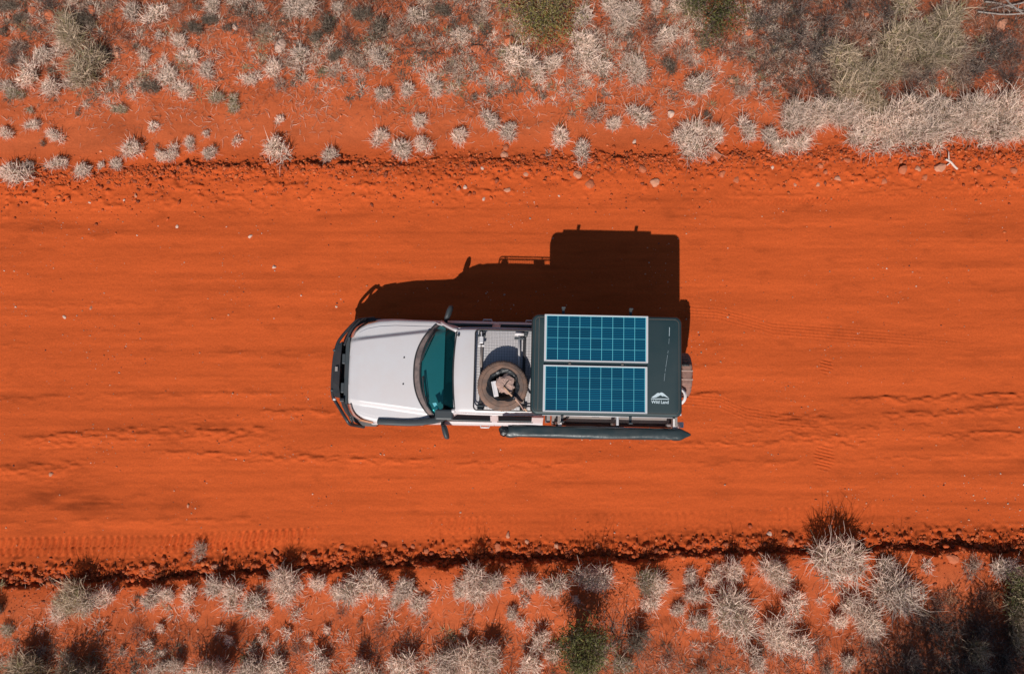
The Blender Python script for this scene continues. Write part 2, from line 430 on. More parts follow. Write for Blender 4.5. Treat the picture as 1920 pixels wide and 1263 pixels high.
def bevelled(name, vf, mat, parent, off, wd=.01, seg=2):
    o = part(name, vf, mat, parent, off)
    b = o.modifiers.new('bevel', 'BEVEL'); b.width = wd; b.segments = seg; b.limit_method = 'ANGLE'
    return o

# truck frame: local x to the rear (right in the photo), local y to the truck's right-hand side (up in the photo)
TA = math.radians(-1.2); TO = Vector((0, .990, 0))
TM = Matrix.Translation(TO) @ Matrix.Rotation(TA, 4, 'Z')
def tthing(name, label, cat, org, group=None):
    e = bpy.data.objects.new(name, None); col.objects.link(e)
    e.empty_display_size = .2
    e.location = TM @ Vector(org); e.rotation_euler = (0, 0, TA); e['org'] = org
    del e['org']; ORG[e.name] = Vector(org)
    return tag(e, label, cat, group)
ORG = {}
def part(name, vf, mat, parent, off=None, smooth=False):
    off = ORG.get(parent.name, Vector((0, 0, 0))) if off is None else off
    o = mesh_obj(name, [Vector(v) - off for v in vf[0]], vf[1], mat, parent, smooth)
    ORG[o.name] = off
    return o
def P(name, vf, mat, parent, smooth=False, bev=0):
    o = part(name, vf, mat, parent, None, smooth)
    if bev:
        b = o.modifiers.new('bevel', 'BEVEL'); b.width = bev; b.segments = 2; b.limit_method = 'ANGLE'
    return o

# ================================================================== THE TRUCK
YC = -.03
truck = tthing('utility_truck', 'silver dual cab four wheel drive truck driving left on the red dirt road', 'truck', (0, YC, 0))

def hw(x):                                   # half width in plan
    X = [-2.965, -2.955, -2.92, -2.86, -2.76, -2.62, -2.4, -2.1, -1.7, -1.2, .56]
    W = [.42, .54, .63, .71, .80, .875, .925, .945, .935, .925, .915]
    return float(np.interp(x, X, W))
def zt(x):                                   # height of bonnet / waistline at the edge
    return float(np.interp(x, [-2.97, -2.9, -2.7, -2.2, -1.6, -1.2, .56], [.82, .89, .94, .99, 1.04, 1.08, 1.09]))
AX = (-2.12, 1.55); WR = .42
def sill(x):
    z = .50
    d = abs(x - AX[0])
    if d < .49: z = .42 + math.sqrt(max(0, .49 ** 2 - d * d)) * .90
    return max(z, .50)
def bulge(x, y):
    e = float(np.interp(x, [-2.9, -1.5], [.53, .70]))
    k = 1 - float(np.clip((abs(y) - e + .01) / .066, 0, 1))
    return k * float(np.interp(x, [-2.97, -2.7, -1.6, -1.3], [.034, .066, .066, .04]))
SEC = 26
def body_pt(x, s):                           # s in -1..1, from one sill over the top to the other
    W = hw(x); T = zt(x); S = sill(x); sg = 1 if s > 0 else -1; a = abs(s)
    if a > .62:                              # side
        t = (a - .62) / .38
        z = (T - .085) * (1 - t) + S * t
        y = W * (1 - .012 * t) + .012 * math.sin(t * PI)
    elif a > .46:                            # shoulder curve
        t = (a - .46) / .16
        y = W * (.915 + .085 * math.sin(t * PI / 2)); z = T - .085 * (1 - math.cos(t * PI / 2))
    else:
        t = a / .46
        y = W * .915 * t; z = T + .035 * (1 - t * t)
    return Vector((x, YC + sg * y, z + bulge(x, y)))
def grid_vf(us, vs, f):
    V_ = [f(u, v) for u in us for v in vs]; n = len(vs)
    F_ = [(i * n + j, (i + 1) * n + j, (i + 1) * n + j + 1, i * n + j + 1) for i in range(len(us) - 1) for j in range(n - 1)]
    return V_, F_
bx = [-2.965, -2.96, -2.95, -2.935, -2.92, -2.90, -2.87, -2.84, -2.80, -2.76, -2.70] + list(np.arange(-2.66, -1.55, .04)) + list(np.arange(-1.5, .56, .06)) + [.56]
sv = sorted(set([round(s, 4) for s in list(np.linspace(-1, -.62, 8)) + list(np.linspace(-.62, -.46, 6)) + list(np.linspace(-.46, .46, 61)) + list(np.linspace(.46, .62, 6)) + list(np.linspace(.62, 1, 8))]))
vf = grid_vf(bx, sv, body_pt)
n = len(sv)
front = [vf[0][j] for j in range(n)]
vf = (vf[0], [f for f in vf[1] if not (all(-1.22 < vf[0][i].x < .5 for i in f) and all(abs(vf[0][i].y - YC) < .855 for i in f) and all(vf[0][i].z > 1.0 for i in f))] + [tuple(range(n))[::-1], tuple((len(bx) - 1) * n + j for j in range(n))])
body = P('body', vf, M['paint'], truck, smooth=True)
def mark_flat(o, k=2):
    for p in list(o.data.polygons)[-k:]: p.use_smooth = False
mark_flat(body)
# bonnet panel, 6 mm proud with a shut line round it
def slab_on_body(name, xs_, ss, lift, mat, parent, xf=None, side=False):
    def f(u, v, d):
        x = xf(u, v) if xf else u
        p = body_pt(x, v)
        if side: return p + Vector((0, d * (1 if v > 0 else -1), 0))
        return p + Vector((0, 0, d))
    top = grid_vf(xs_, ss, lambda u, v: f(u, v, lift))
    n_ = len(ss); m_ = len(xs_)
    bot = [f(u, v, -.01) for u in xs_ for v in ss]
    V_ = top[0] + bot; off = len(top[0]); F_ = list(top[1])
    ring = [j for j in range(n_)] + [i * n_ + n_ - 1 for i in range(1, m_)] + [(m_ - 1) * n_ + j for j in range(n_ - 2, -1, -1)] + [i * n_ for i in range(m_ - 2, 0, -1)]
    for a, b in zip(ring, ring[1:] + ring[:1]): F_.append((a, b, b + off, a + off))
    return P(name, (V_, F_), mat, parent, smooth=True)
def cowl_x(s): return -1.735 + .36 * (abs(s) / .46) ** 2.4
us = list(np.linspace(0, 1, 34))
hood = slab_on_body('bonnet', us, list(np.linspace(-.435, .435, 97)), .010, M['paint'], truck,
                    xf=lambda u, v: -2.925 + .20 * (abs(v) / .46) ** 5 + u * (cowl_x(v) - .005 - (-2.925 + .20 * (abs(v) / .46) ** 5)))
sd = hood.modifiers.new('edge', 'EDGE_SPLIT'); sd.split_angle = math.radians(50)
# doors (two a side) with handles
for sg in (-1, 1):
    for x0, x1 in ((-1.18, -.30), (-.285, .47)):
        d = slab_on_body('door', list(np.linspace(x0, x1, 12)), [sg * s for s in np.linspace(.60, .97, 8)], .008, M['paint'], truck, side=True)
        d.modifiers.new('edge', 'EDGE_SPLIT').split_angle = math.radians(50)
        hx = x1 - .16
        vfh = tube_vf([(hx - .08, YC + sg * .935, .96), (hx - .07, YC + sg * .965, .965), (hx + .07, YC + sg * .965, .965), (hx + .08, YC + sg * .935, .96)], .014, 6)
        P('handle', vfh, M['paint'], d, True)
    # small guard flares
    fl = []
    for k in range(19):
        a = PI * k / 18
        fl.append((AX[0] + .50 * math.cos(a), YC + sg * .935, .42 + .45 * math.sin(a)))
    P('wheel_arch_flare', tube_vf(fl, .022, 6), M['paint'], truck, True)

# cowl grille
def cow(u, v):
    s = v
    x0 = cowl_x(s); x1 = x0 + .115 * (1 - .25 * (abs(s) / .46) ** 3)
    x = x0 + (x1 - x0) * u
    p = body_pt(min(x, .5), s); return p + Vector((0, 0, .012 + .035 * u))
cg = P('cowl_grille', grid_vf(list(np.linspace(0, 1, 8)), list(np.linspace(-.47, .47, 41)), cow), M['cowl'], truck, True)
edge = [cow(0, s) + Vector((0, 0, .004)) for s in np.linspace(-.475, .475, 41)]
P('rubber_strip', tube_vf(edge, .014, 6), M['black'], cg, True)
edge2 = [cow(1, s) + Vector((.0, 0, .004)) for s in np.linspace(-.475, .475, 41)]
P('rubber_strip', tube_vf(edge2, .013, 6), M['black'], cg, True)
# washer nozzles
for yy in (.235, -.235):
    P('washer_nozzle', box_vf(-1.93, -1.905, yy - .012 + YC, yy + .012 + YC, 1.10, 1.138), M['black'], truck, bev=.004)

# windscreen
def ws(u, v):                                # u 0 base .. 1 top, v -1..1
    s = v * .47
    b = cow(1, s) + Vector((0, 0, .005)); b.y = YC + v * .865
    t = Vector((-1.005 + .045 * v * v, YC + v * .665, 1.60 - .035 * v * v))
    p = b.lerp(t, u); bow = math.sin(u * PI) * .02
    return p + Vector((-bow, 0, bow))
P('windscreen', grid_vf(list(np.linspace(0, 1, 10)), list(np.linspace(-1, 1, 21)), ws), M['glass'], truck, True)
for sg in (-1, 1):
    pl = [ws(u, sg) + Vector((.0, sg * .015, .004)) for u in np.linspace(-.02, 1, 8)]
    P('windscreen_pillar', tube_vf(pl, .036, 8), M['paint'], truck, True)
    pl2 = [ws(u, sg * .975) + Vector((-.004, 0, .014)) for u in np.linspace(0, 1, 8)]
    P('windscreen_seal', tube_vf(pl2, .012, 6), M['black'], truck, True)
P('windscreen_seal', tube_vf([ws(1, v) + Vector((0, 0, .006)) for v in np.linspace(-1, 1, 15)], .013, 6), M['black'], truck, True)
# wipers
for y0, y1 in ((.10, .66), (-.62, -.10)):
    v0 = y0 / .865; v1 = y1 / .865
    arm = [ws(.02, v0 if y0 < 0 else v0) + Vector((-.02, 0, .03)), ws(.07, (v0 + v1) / 2) + Vector((0, 0, .03)), ws(.1, v1) + Vector((0, 0, .02))]
    wp = P('wiper', tube_vf(smoothpath(arm, 2), .014, 6), M['black'], truck, True)
    P('wiper_blade', tube_vf([ws(.05, v0 + (v1 - v0) * .15) + Vector((.01, 0, .018)), ws(.115, v1 + .02) + Vector((.01, 0, .014))], .007, 4), M['black'], wp)

# roof
def roof(u, v):
    x = -1.01 + 1.57 * u
    w_ = .72 + .012 * math.sin(u * PI)
    a = abs(v); sg = 1 if v > 0 else -1
    if a < .8: y = w_ * .93 * a / .8; z = 1.64 - .035 * (a / .8) ** 2
    else:
        t = (a - .8) / .2; y = w_ * (.93 + .07 * math.sin(t * PI / 2)); z = 1.605 - .07 * (1 - math.cos(t * PI / 2))
    front = max(0, 1 - u / .12)
    z -= .045 * front ** 2
    xx = x + (.045 * (a ** 2)) * front
    return Vector((xx, YC + sg * y, z + .012 * math.sin(min(u, 1) * PI)))
rv = [i / 20 for i in range(-20, 21)] + [-.87, -.93, -.97, .87, .93, .97]; rv = sorted(set(rv))
rf = P('roof', grid_vf([0, .01, .02, .04, .06, .09, .12] + list(np.linspace(.16, 1, 16)), rv, roof), M['paint'], truck, True)
for sg in (-1, 1):
    g_ = [roof(u, sg) + Vector((0, sg * .012, -.004)) for u in np.linspace(0, 1, 14)]
    P('drip_rail', tube_vf(g_, .014, 6), M['paint'], rf, True)
an = P('roof_antenna', tube_vf([(-.93, YC + .60, 1.595), (-.93, YC + .60, 1.635)], .022, 10), M['black'], truck, True); an.scale = (1, 1, 1)

# cab sides: slanted frames with openings
def side_pt(x, t, sg, d=0.0):                # t 0 waist .. 1 roof rail
    y = .885 + (.742 - .885) * t; z = 1.06 + (1.535 - 1.06) * t
    return Vector((x, YC + sg * (y + d), z + d * .25))
def side_panel(pts, sg, th=.03):
    a = [side_pt(x, t, sg, 0) for x, t in pts]; b = [side_pt(x, t, sg, -th) for x, t in pts]; n_ = len(a)
    F_ = [tuple(range(n_)), tuple(range(n_, 2 * n_))[::-1]] + [(i, i + n_, (i + 1) % n_ + n_, (i + 1) % n_) for i in range(n_)]
    return a + b, F_
for sg in (-1, 1):
    pieces = [
        ('waist_rail', [(-1.40, -.02), (.56, -.02), (.56, .16), (-1.32, .16)]),
        ('roof_rail', [(-1.02, .90), (.56, .90), (.56, 1.02), (-.98, 1.02)]),
        ('front_quarter_post', [(-1.34, .16), (-1.16, .16), (-.91, .90), (-1.06, .90)]),
        ('centre_post', [(-.36, .16), (-.22, .16), (-.22, .90), (-.36, .90)]),
        ('rear_post', [(.36, .16), (.56, .16), (.56, .90), (.36, .90)]),
    ]
    for nm, pts in pieces:
        P(nm, side_panel(pts, sg), M['paint'], truck, bev=.008)
    for pts in ([(-1.18, .14), (-.34, .14), (-.34, .86), (-.93, .92)], [(-.24, .14), (.38, .14), (.38, .92), (-.24, .92)]):
        wv = [side_pt(x, t, sg, -.018) for x, t in pts]
        wn_ = P('side_window', (wv, [(0, 1, 2, 3)]), M['glass2'], truck)
        P('window_seal', tube_vf([p_ + Vector((0, sg * .010, .004)) for p_ in wv], .013, 6, close=True), M['black'], wn_, True)
# rear wall of the cab
P('cab_rear_panel', ([(.555, YC - .86, 1.1), (.555, YC + .86, 1.1), (.555, YC + .73, 1.61), (.555, YC - .73, 1.61)], [(0, 1, 2, 3)]), M['paint'], truck)

# interior
dv = []
P('dashboard', grid_vf([0, .4, 1], list(np.linspace(-1, 1, 9)), lambda u, v: Vector((-1.50 + .42 * u + .13 * v * v, YC + .74 * v, 1.10 - .10 * u * u))), M['dash'], truck, True)
P('cab_floor', box_vf(-1.4, .54, YC - .8, YC + .8, .55, .6), M['dash'], truck)
for yy in (.40, -.40):
    st = P('seat', merge(box_vf(-.98, -.45, YC + yy - .25, YC + yy + .25, .85, .98)), M['seat'], truck, bev=.05)
    P('seat_back', merge(box_vf(-.50, -.36, YC + yy - .24, YC + yy + .24,   .95, 1.42), box_vf(-.47, -.39, YC + yy - .12, YC + yy + .12, 1.42, 1.54)), M['seat'], st, bev=.04)
P('rear_bench', merge(box_vf(-.1, .35, YC - .68, YC + .68, .85, .98), box_vf(.33, .45, YC - .68, YC + .68,   .95, 1.38)), M['seat'], truck, bev=.04)
swp = [(-1.10 + .06 * math.cos(a), YC + .40 + .19 * math.cos(a + PI / 2), 1.08 + .17 * math.sin(a + PI / 2)) for a in np.linspace(0, 2 * PI, 24, endpoint=False)]
P('steering_wheel', tube_vf(swp, .016, 6, close=True), M['dash'], truck, True)
tt = P('dashboard_trinket', tube_vf([(-1.38, YC + .10, 1.12), (-1.34, YC + .12, 1.125), (-1.36, YC + .06, 1.125), (-1.32, YC + .05, 1.12)], .018, 6), M['white'], truck, True)
P('dashboard_trinket', tube_vf([(-1.38, YC - .03, 1.09), (-1.38, YC - .03, 1.14)], .028, 10), M['white'], truck, True)
sq = [ws(.24, -.83), ws(.38, -.86), ws(.38, -.70), ws(.24, -.69)]
P('windscreen_sticker', ([p_ + Vector((-.003, 0, .005)) for p_ in sq], [(0, 1, 2, 3)]), M['sticker'], truck)

# mirrors
for sg in (-1, 1):
    y0 = YC + sg * .88
    base = [(-1.20, y0, 1.09), (-1.20, y0 + sg * .07, 1.12)]
    mr_ = P('mirror_arm', tube_vf(base, .035, 8), M['black'], truck, True)
    def mp(u, v):
        return None
    cx, cy, cz = -1.15, y0 + sg * .175, 1.15
    vs_ = []; 
    a_ = math.radians(17) * sg
    for i, (t, sc_) in enumerate([(-.125, .5), (-.11, .85), (-.06, 1), (.05, 1), (.10, .85), (.125, .55)]):
        for k in range(10):
            an_ = 2 * PI * k / 10
            lx = .058 * sc_ * math.cos(an_); lz = .125 * sc_ * math.sin(an_)
            px_ = lx * math.cos(a_) - t * sg * math.sin(a_) * 0 + .28 * abs(t + .125) ; py_ = sg * t
            vs_.append((cx + px_ - .03, cy + py_, cz + lz))
    fs_ = [(i * 10 + k, i * 10 + (k + 1) % 10, (i + 1) * 10 + (k + 1) % 10, (i + 1) * 10 + k) for i in range(5) for k in range(10)]
    fs_ += [tuple(range(10))[::-1], tuple(50 + k for k in range(10))]
    P('mirror', (vs_, fs_), M['plastic'], truck, True)

# snorkel along the left fender (lower side in the photo), then up the pillar
def snk(u):
    return None
sp_ = [(-2.37, YC - .90, .98), (-2.2, YC - .905, 1.01), (-1.85, YC - .915, 1.03), (-1.62, YC - .905, 1.07), (-1.42, YC - .875, 1.14), (-1.27, YC - .85, 1.23), (-1.13, YC - .80, 1.37), (-1.06, YC - .77, 1.48)]
sps = smoothpath(sp_, 2)
vs_ = []; SG = 10
for i, p_ in enumerate(sps):
    t = i / (len(sps) - 1)
    wdt = .056
    if i == 0: wdt = .03
    for k in range(SG):
        an_ = 2 * PI * k / SG
        ca, sa = math.cos(an_), math.sin(an_)
        ca = math.copysign(abs(ca) ** .6, ca); sa = math.copysign(abs(sa) ** .6, sa)
        vs_.append((p_.x, p_.y + wdt * ca, p_.z + .04 * sa))
fs_ = [(i * SG + k, i * SG + (k + 1) % SG, (i + 1) * SG + (k + 1) % SG, (i + 1) * SG + k) for i in range(len(sps) - 1) for k in range(SG)]
fs_ += [tuple(range(SG))[::-1], tuple((len(sps) - 1) * SG + k for k in range(SG))]
sn = P('snorkel', (vs_, fs_), M['plastic'], truck, True)
P('snorkel_head', box_vf(-1.30, -.99, YC - .85, YC - .67, 1.42, 1.56), M['plastic'], sn, bev=.03)

# head lights, indicators, grille, bumper
for sg in (-1, 1):
    def hl(u, v):
        a = .60 + .27 * u
        x = float(np.interp(a, [.45, .58, .70, .79, .865, .905], [-2.985, -2.975, -2.94, -2.88, -2.78, -2.64]))
        return Vector((x - .012 + .02 * v + .09 * v * v, YC + sg * a, .72 + .22 * v))
    P('headlight', grid_vf(list(np.linspace(0, 1, 8)), [0, .3, .6, .85, 1, 1.04], hl), M['lampw'], truck, True)
    def il(u, v):
        x = -2.74 + .24 * u; return Vector((x + .05 * v, YC + sg * (float(np.interp(x, [-2.76, -2.6, -2.45], [.875, .91, .935])) + .012 - .03 * v), .74 + .2 * v))
    P('indicator', grid_vf(list(np.linspace(0, 1, 4)), [0, .5, 1], il), M['lampo'], truck, True)
gr = P('grille', merge(*[box_vf(-3.0, -2.955, YC - .58, YC + .58, .70 + .05 * k, .725 + .05 * k) for k in range(5)], box_vf(-2.965, -2.93, YC - .60, YC + .60, .66, .95)), M['plastic'], truck)
# bumper
bpth = smoothpath([(-2.42, YC - .93, .62), (-2.75, YC - .93, .62), (-3.02, YC - .66, .62), (-3.08, YC - .3, .62), (-3.08, YC + .3, .62), (-3.02, YC + .66, .62), (-2.75, YC + .93, .62), (-2.42, YC + .93, .62)], 2)
vs_ = []
for p_ in bpth:
    for dy in ((-.05, -.12), (.05, -.12), (.06, .09), (-.04, .11)):
        r_ = Vector((p_.x - (-2.2), p_.y - YC, 0)).normalized()
        vs_.append((p_.x + r_.x * dy[0], p_.y + r_.y * dy[0], p_.z + dy[1]))
fs_ = [(i * 4 + k, i * 4 + (k + 1) % 4, (i + 1) * 4 + (k + 1) % 4, (i + 1) * 4 + k) for i in range(len(bpth) - 1) for k in range(4)] + [(3, 2, 1, 0), tuple((len(bpth) - 1) * 4 + k for k in range(4))]
bmp = P('bumper', (vs_, fs_), M['black'], truck)
# bull bar
zb = .90
bb = P('bull_bar', tube_vf(smoothpath([(-2.56, YC + 1.0, .62), (-2.80, YC + .95, .80), (-2.86, YC + .90, .86), (-3.10, YC + .60, zb + .02), (-3.17, YC + .45, zb + .03), (-3.21, YC + .15, zb + .03), (-3.215, YC - .25, zb + .03), (-3.20, YC - .48, zb + .03), (-3.13, YC - .58, zb + .02), (-2.93, YC - .86, 1.0), (-2.87, YC - .96, .95), (-2.83, YC - .97, .8), (-2.66, YC - 1.0, .66)], 2), .03, 8), M['black'], truck, True)
P('hoop_tube', tube_vf(smoothpath([(-2.83, YC - .955, .82), (-2.84, YC - .90, .94), (-2.97, YC - .60, .93), (-3.02, YC - .50, .93)], 2), .022, 8), M['black'], bb, True)
P('hoop_tube', tube_vf(smoothpath([(-2.78, YC + .92, .86), (-2.90, YC + .78, .93), (-2.98, YC + .60, .93), (-3.03, YC + .45, .93)], 2), .022, 8), M['black'], bb, True)
P('cover_plate', ([(-3.19, YC - .47, .95), (-3.20, YC - .2, .97), (-3.20, YC + .15, .97), (-3.16, YC + .45, .95), (-3.07, YC + .52, .93), (-3.09, YC + .1, .93), (-3.09, YC - .3, .93), (-3.06, YC - .50, .93),
                    (-3.17, YC - .47, .60), (-3.19, YC - .2, .60), (-3.19, YC + .15, .60), (-3.15, YC + .45, .60), (-3.05, YC + .52, .60), (-3.08, YC + .1, .60), (-3.08, YC - .3, .60), (-3.04, YC - .50, .60)],
                   [(0, 7, 6, 1), (1, 6, 5, 2), (2, 5, 4, 3)] + [(i, (i + 1) % 8, (i + 1) % 8 + 8, i + 8) for i in range(8)]), M['black'], bb)
for yy in (-.30, .22): P('upright_plate', box_vf(-3.06, -3.0, YC + yy - .1, YC + yy + .08, .6, .93), M['plastic'], bb, bev=.01)
P('number_plate', box_vf(-3.165, -3.12, YC - .02, YC + .06, .955, .985), M['steel'], bb)
for yy, x_ in ((.36, -3.2), (-.36, -3.21), (-.52, -3.16)):
    P('bar_lamp', tube_vf([(x_, YC + yy - .02, zb + .04), (x_, YC + yy + .02, zb + .04)], .03, 8), M['alu'] if yy < -.5 else M['plastic'], bb, True)
P('clamp', box_vf(-3.06, -2.98, YC - .56, YC - .50, .9, .99), M['black'], bb, bev=.008)

# wheels
def lathe(profile, seg, axis='y', c=(0, 0, 0)):
    vs_ = []; n_ = len(profile)
    for k in range(seg):
        a = 2 * PI * k / seg
        for r, h in profile:
            if axis == 'y': vs_.append((c[0] + r * math.cos(a), c[1] + h, c[2] + r * math.sin(a)))
            elif axis == 'x': vs_.append((c[0] + h, c[1] + r * math.cos(a), c[2] + r * math.sin(a)))
            else: vs_.append((c[0] + r * math.cos(a), c[1] + r * math.sin(a), c[2] + h))
    fs_ = [(k * n_ + j, ((k + 1) % seg) * n_ + j, ((k + 1) % seg) * n_ + j + 1, k * n_ + j + 1) for k in range(seg) for j in range(n_ - 1)]
    return vs_, fs_
def tyre_vf(R, wd, rin, axis, c, seg=120, lug=.012):
    h = wd / 2
    prof = [(rin, -h * .7), (rin + .02, -h * .86), (rin + (R - rin) * .3, -h * 1.0), (rin + (R - rin) * .62, -h * .98), (R - .035, -h * .90), (R - .012, -h * .78), (R, -h * .5), (R, -h * .2), (R - .006, -h * .12), (R - .006, h * .12), (R, h * .2), (R, h * .5), (R - .012, h * .78), (R - .035, h * .90),
            (rin + (R - rin) * .62, h * .98), (rin + (R - rin) * .3, h * 1.0), (rin + .02, h * .86), (rin, h * .7), (rin + .012, 0), (rin, -h * .7)]
    vs_ = []
    n_ = len(prof)
    for k in range(seg):
        a = 2 * PI * k / seg; hi = (k % 3) < 2
        for j, (r, hh) in enumerate(prof):
            if 3 < j < 14 and not hi: r = r - lug * (1.3 if j in (4, 5, 12, 13) else 1)
            if 3 < j < 14: r += .002 * math.sin(k * 7.1)
            if axis == 'y': vs_.append((c[0] + r * math.cos(a), c[1] + hh, c[2] + r * math.sin(a)))
            elif axis == 'x': vs_.append((c[0] + hh, c[1] + r * math.cos(a), c[2] + r * math.sin(a)))
            else: vs_.append((c[0] + r * math.cos(a), c[1] + r * math.sin(a), c[2] + hh))
    fs_ = [(k * n_ + j, ((k + 1) % seg) * n_ + j, ((k + 1) % seg) * n_ + j + 1, k * n_ + j + 1) for k in range(seg) for j in range(n_ - 1)]
    return vs_, fs_
for axx in AX:
    for sg in (-1, 1):
        c = (axx, YC + sg * .77, WR)
        wv = P('wheel', tyre_vf(WR, .28, .225, 'y', c), M['rubber2'], truck)
        P('rim', lathe([(.225, -.1), (.225, .1), (.19, .07 * sg), (.12, .05 * sg), (.07, .09 * sg), (.0, .09 * sg)], 32, 'y', c), M['rim'], wv, True)
P('chassis', merge(box_vf(-2.8, 2.8, YC - .48, YC - .38, .5, .65), box_vf(-2.8, 2.8, YC + .38, YC + .48, .5, .65), box_vf(-2.2, -2.05, YC - .7, YC + .7, .38, .5), box_vf(1.48, 1.62, YC - .7, YC + .7, .38, .5), box_vf(-1.5, .5, YC - .8, YC + .8, .42, .55)), M['black'], truck)
for sg in (-1, 1):
    P('mudguard', [*map(list, (lambda a: (a[0], a[1]))(grid_vf(list(np.linspace(0, PI, 13)), [0, 1], lambda u, v: Vector((AX[1] + .54 * math.cos(u), YC + sg * (.62 + .3 * v), .42 + .5 * math.sin(u))))))], M['black'], truck, True)
    P('side_step', box_vf(-1.45, .5, YC + sg * .86, YC + sg * .93, .42, .47), M['black'], truck, bev=.01)

# tray
P('tray_floor', box_vf(.72, 2.88, YC - .90, YC + .90, .92, .98), M['tray'], truck, bev=.01)
P('headboard', box_vf(.60, .66, YC - .86, YC + .86, .98, 1.75), M['tray'], truck, bev=.01)
for sg in (-1, 1):
    ds = P('dropside', box_vf(.74, 2.80, YC + sg * .935 - .025, YC + sg * .935 + .025, .97, 1.21), M['traypink'], truck, bev=.008)
    P('side_rail', box_vf(.72, 2.83, YC + sg * .885 - .018, YC + sg * .885 + .018, 1.03, 1.10), M['brown'], ds)
    for xx in (1.0, 1.5, 2.05, 2.55): P('latch', box_vf(xx - .02, xx + .02, YC + sg * .965 - .012, YC + sg * .965 + .012, 1.02, 1.15), M['steel'], ds)
P('toolbox', box_vf(.72, 2.80, YC - .84, YC + .84, .98, 1.06), M['tray'], truck, bev=.01)
P('canopy', box_vf(.74, 2.72, YC - .69, YC + .72, 1.06, 1.78), M['tray'], truck, bev=.02)
for xx in (.80, 1.78, 2.76):
    for sg in (-1, 1):
        pp = P('rack_post', box_vf(xx - .03, xx + .03, YC + sg * .86 - .02, YC + sg * .86 + .02, 1.0, 1.80), M['white'] if xx > 2.5 else M['steel'], truck, bev=.006)
        P('post_bracket', box_vf(xx - .045, xx + .045, YC + sg * .93 - .05, YC + sg * .93 + .04, 1.70, 1.74), M['black'] if xx < 2.5 else M['white'], pp, bev=.004)
    P('rack_crossbar', box_vf(xx - .02, xx + .02, YC - .88, YC + .88, 1.80, 1.835), M['steel'] if xx != 1.78 else M['alu'], truck, bev=.005)
P('rear_panel', box_vf(2.83, 2.87, YC - .9, YC + .9, .98, 1.22), M['traypink'], truck, bev=.01)
for sg in (-1, 1):
    P('tail_lamp', box_vf(2.865, 2.90, YC + sg * .78 - .1, YC + sg * .78 + .1, .78, .88), M['lampred'], truck, bev=.01)
    P('rack_rail', box_vf(.5, 2.84, YC + sg * .68 - .02, YC + sg * .68 + .02, 1.835, 1.86), M['alu'], truck, bev=.004)
P('cable_loom', tube_vf(smoothpath([(.98, YC - .70, 1.75), (.95, YC - .78, 1.7), (.87, YC - .80, 1.62), (.90, YC - .86, 1.5), (.82, YC - .90, 1.4)], 2), .022, 6), M['blackbag'], truck, True)
P('corner_post', box_vf(2.86, 2.93, YC - .90, YC - .80, .9, 1.62), M['white'], truck, bev=.01)
P('rear_bar', box_vf(2.9, 3.0, YC - .75, YC + .75, .5, .62), M['black'], truck, bev=.02)

# ---------------------------------------------------------------- roof basket (its own rack on the cab roof)
bk = tthing('roof_basket', 'black wire mesh roof basket on the silver cab roof', 'roof rack', (-.15, -.03, 1.86))
bx0, bx1, by0, by1, bz = -.635, .55, -.705, .655, 1.90
cr = .06
loop = []
for cx, cy, a0 in ((bx0 + cr, by0 + cr, PI), (bx1 - cr, by0 + cr, 1.5 * PI), (bx1 - cr, by1 - cr, 0), (bx0 + cr, by1 - cr, .5 * PI)):
    for k in range(5):
        a = a0 + .5 * PI * k / 4; loop.append((cx + cr * math.cos(a), cy + cr * math.sin(a), bz))
P('lower_frame', tube_vf(loop, .012, 8, close=True), M['black'], bk, True)
P('upper_frame', tube_vf([(x, y, z + .055) for x, y, z in loop], .011, 8, close=True), M['black'], bk, True)
for xx, yy in ((bx0 + .15, by0), (bx0 + .15, by1), (.2, by0), (.2, by1), (bx0, -.4), (bx0, .35)):
    P('frame_post', tube_vf([(xx, yy, bz), (xx, yy, bz + .055)], .010, 6), M['black'], bk)
wires = []
for y in np.arange(by0 + .045, by1 - .02, .0455): wires.append(tube_vf([(bx0, y, bz), (bx1, y, bz)], .0016, 4))
for x in np.arange(bx0 + .045, bx1 - .02, .0455): wires.append(tube_vf([(x, by0, bz + .006), (x, by1, bz + .006)], .0016, 4))
P('wire_mesh', merge(*wires), M['black'], bk)
for xx in (-.52, .20):
    for yy in (by0 + .03, by1 - .07):
        P('mounting_foot', merge(box_vf(xx - .055, xx + .055, yy - .03, yy + .06, 1.81, 1.915)), M['plastic'], bk, bev=.015)
    P('crossbar', box_vf(xx - .022, xx + .022, by0, by1, 1.862, 1.885), M['black'], bk, bev=.004)

# farm jack and T handled shovel on the basket
jk = tthing('farm_jack', 'dusty steel lifting jack clamped at the front of the roof basket', 'jack', (-.53, .35, 1.91))
P('jack_beam', box_vf(-.552, -.508, .02, .62, 1.915, 1.935), M['steel'], jk, bev=.003)
P('jack_head', merge(box_vf(-.565, -.495, .42, .54, 1.93, 1.985), box_vf(-.54, -.52, .52, .62, 1.93, 2.0)), M['alu'], jk, bev=.012)
P('jack_collar', box_vf(-.585, -.475, .365, .395, 1.93, 1.965), M['white'], jk, bev=.006)
P('jack_foot', merge(box_vf(-.60, -.46, .53, .575, 1.915, 1.95)), M['plastic'], jk, bev=.01)
P('jack_handle', tube_vf([(-.53, .40, 1.955), (-.545, .05, 1.955)], .013, 8), M['steel'], jk, True)
sh = tthing('long_handled_shovel', 'pale T handled shovel lying on the roof basket beside the tent', 'shovel', (.11, .3, 1.91))
P('shovel_shaft', tube_vf([(.11, .58, 1.93), (.125, -.3, 1.93)], .021, 8), M['white'], sh, True)
P('shovel_grip', tube_vf([(.035, .595, 1.93), (.19, .595, 1.93)], .028, 8), M['white'], sh, True)
P('shovel_clamp', box_vf(.03, .20, .50, .545, 1.915, 1.95), M['plastic'], sh, bev=.01)
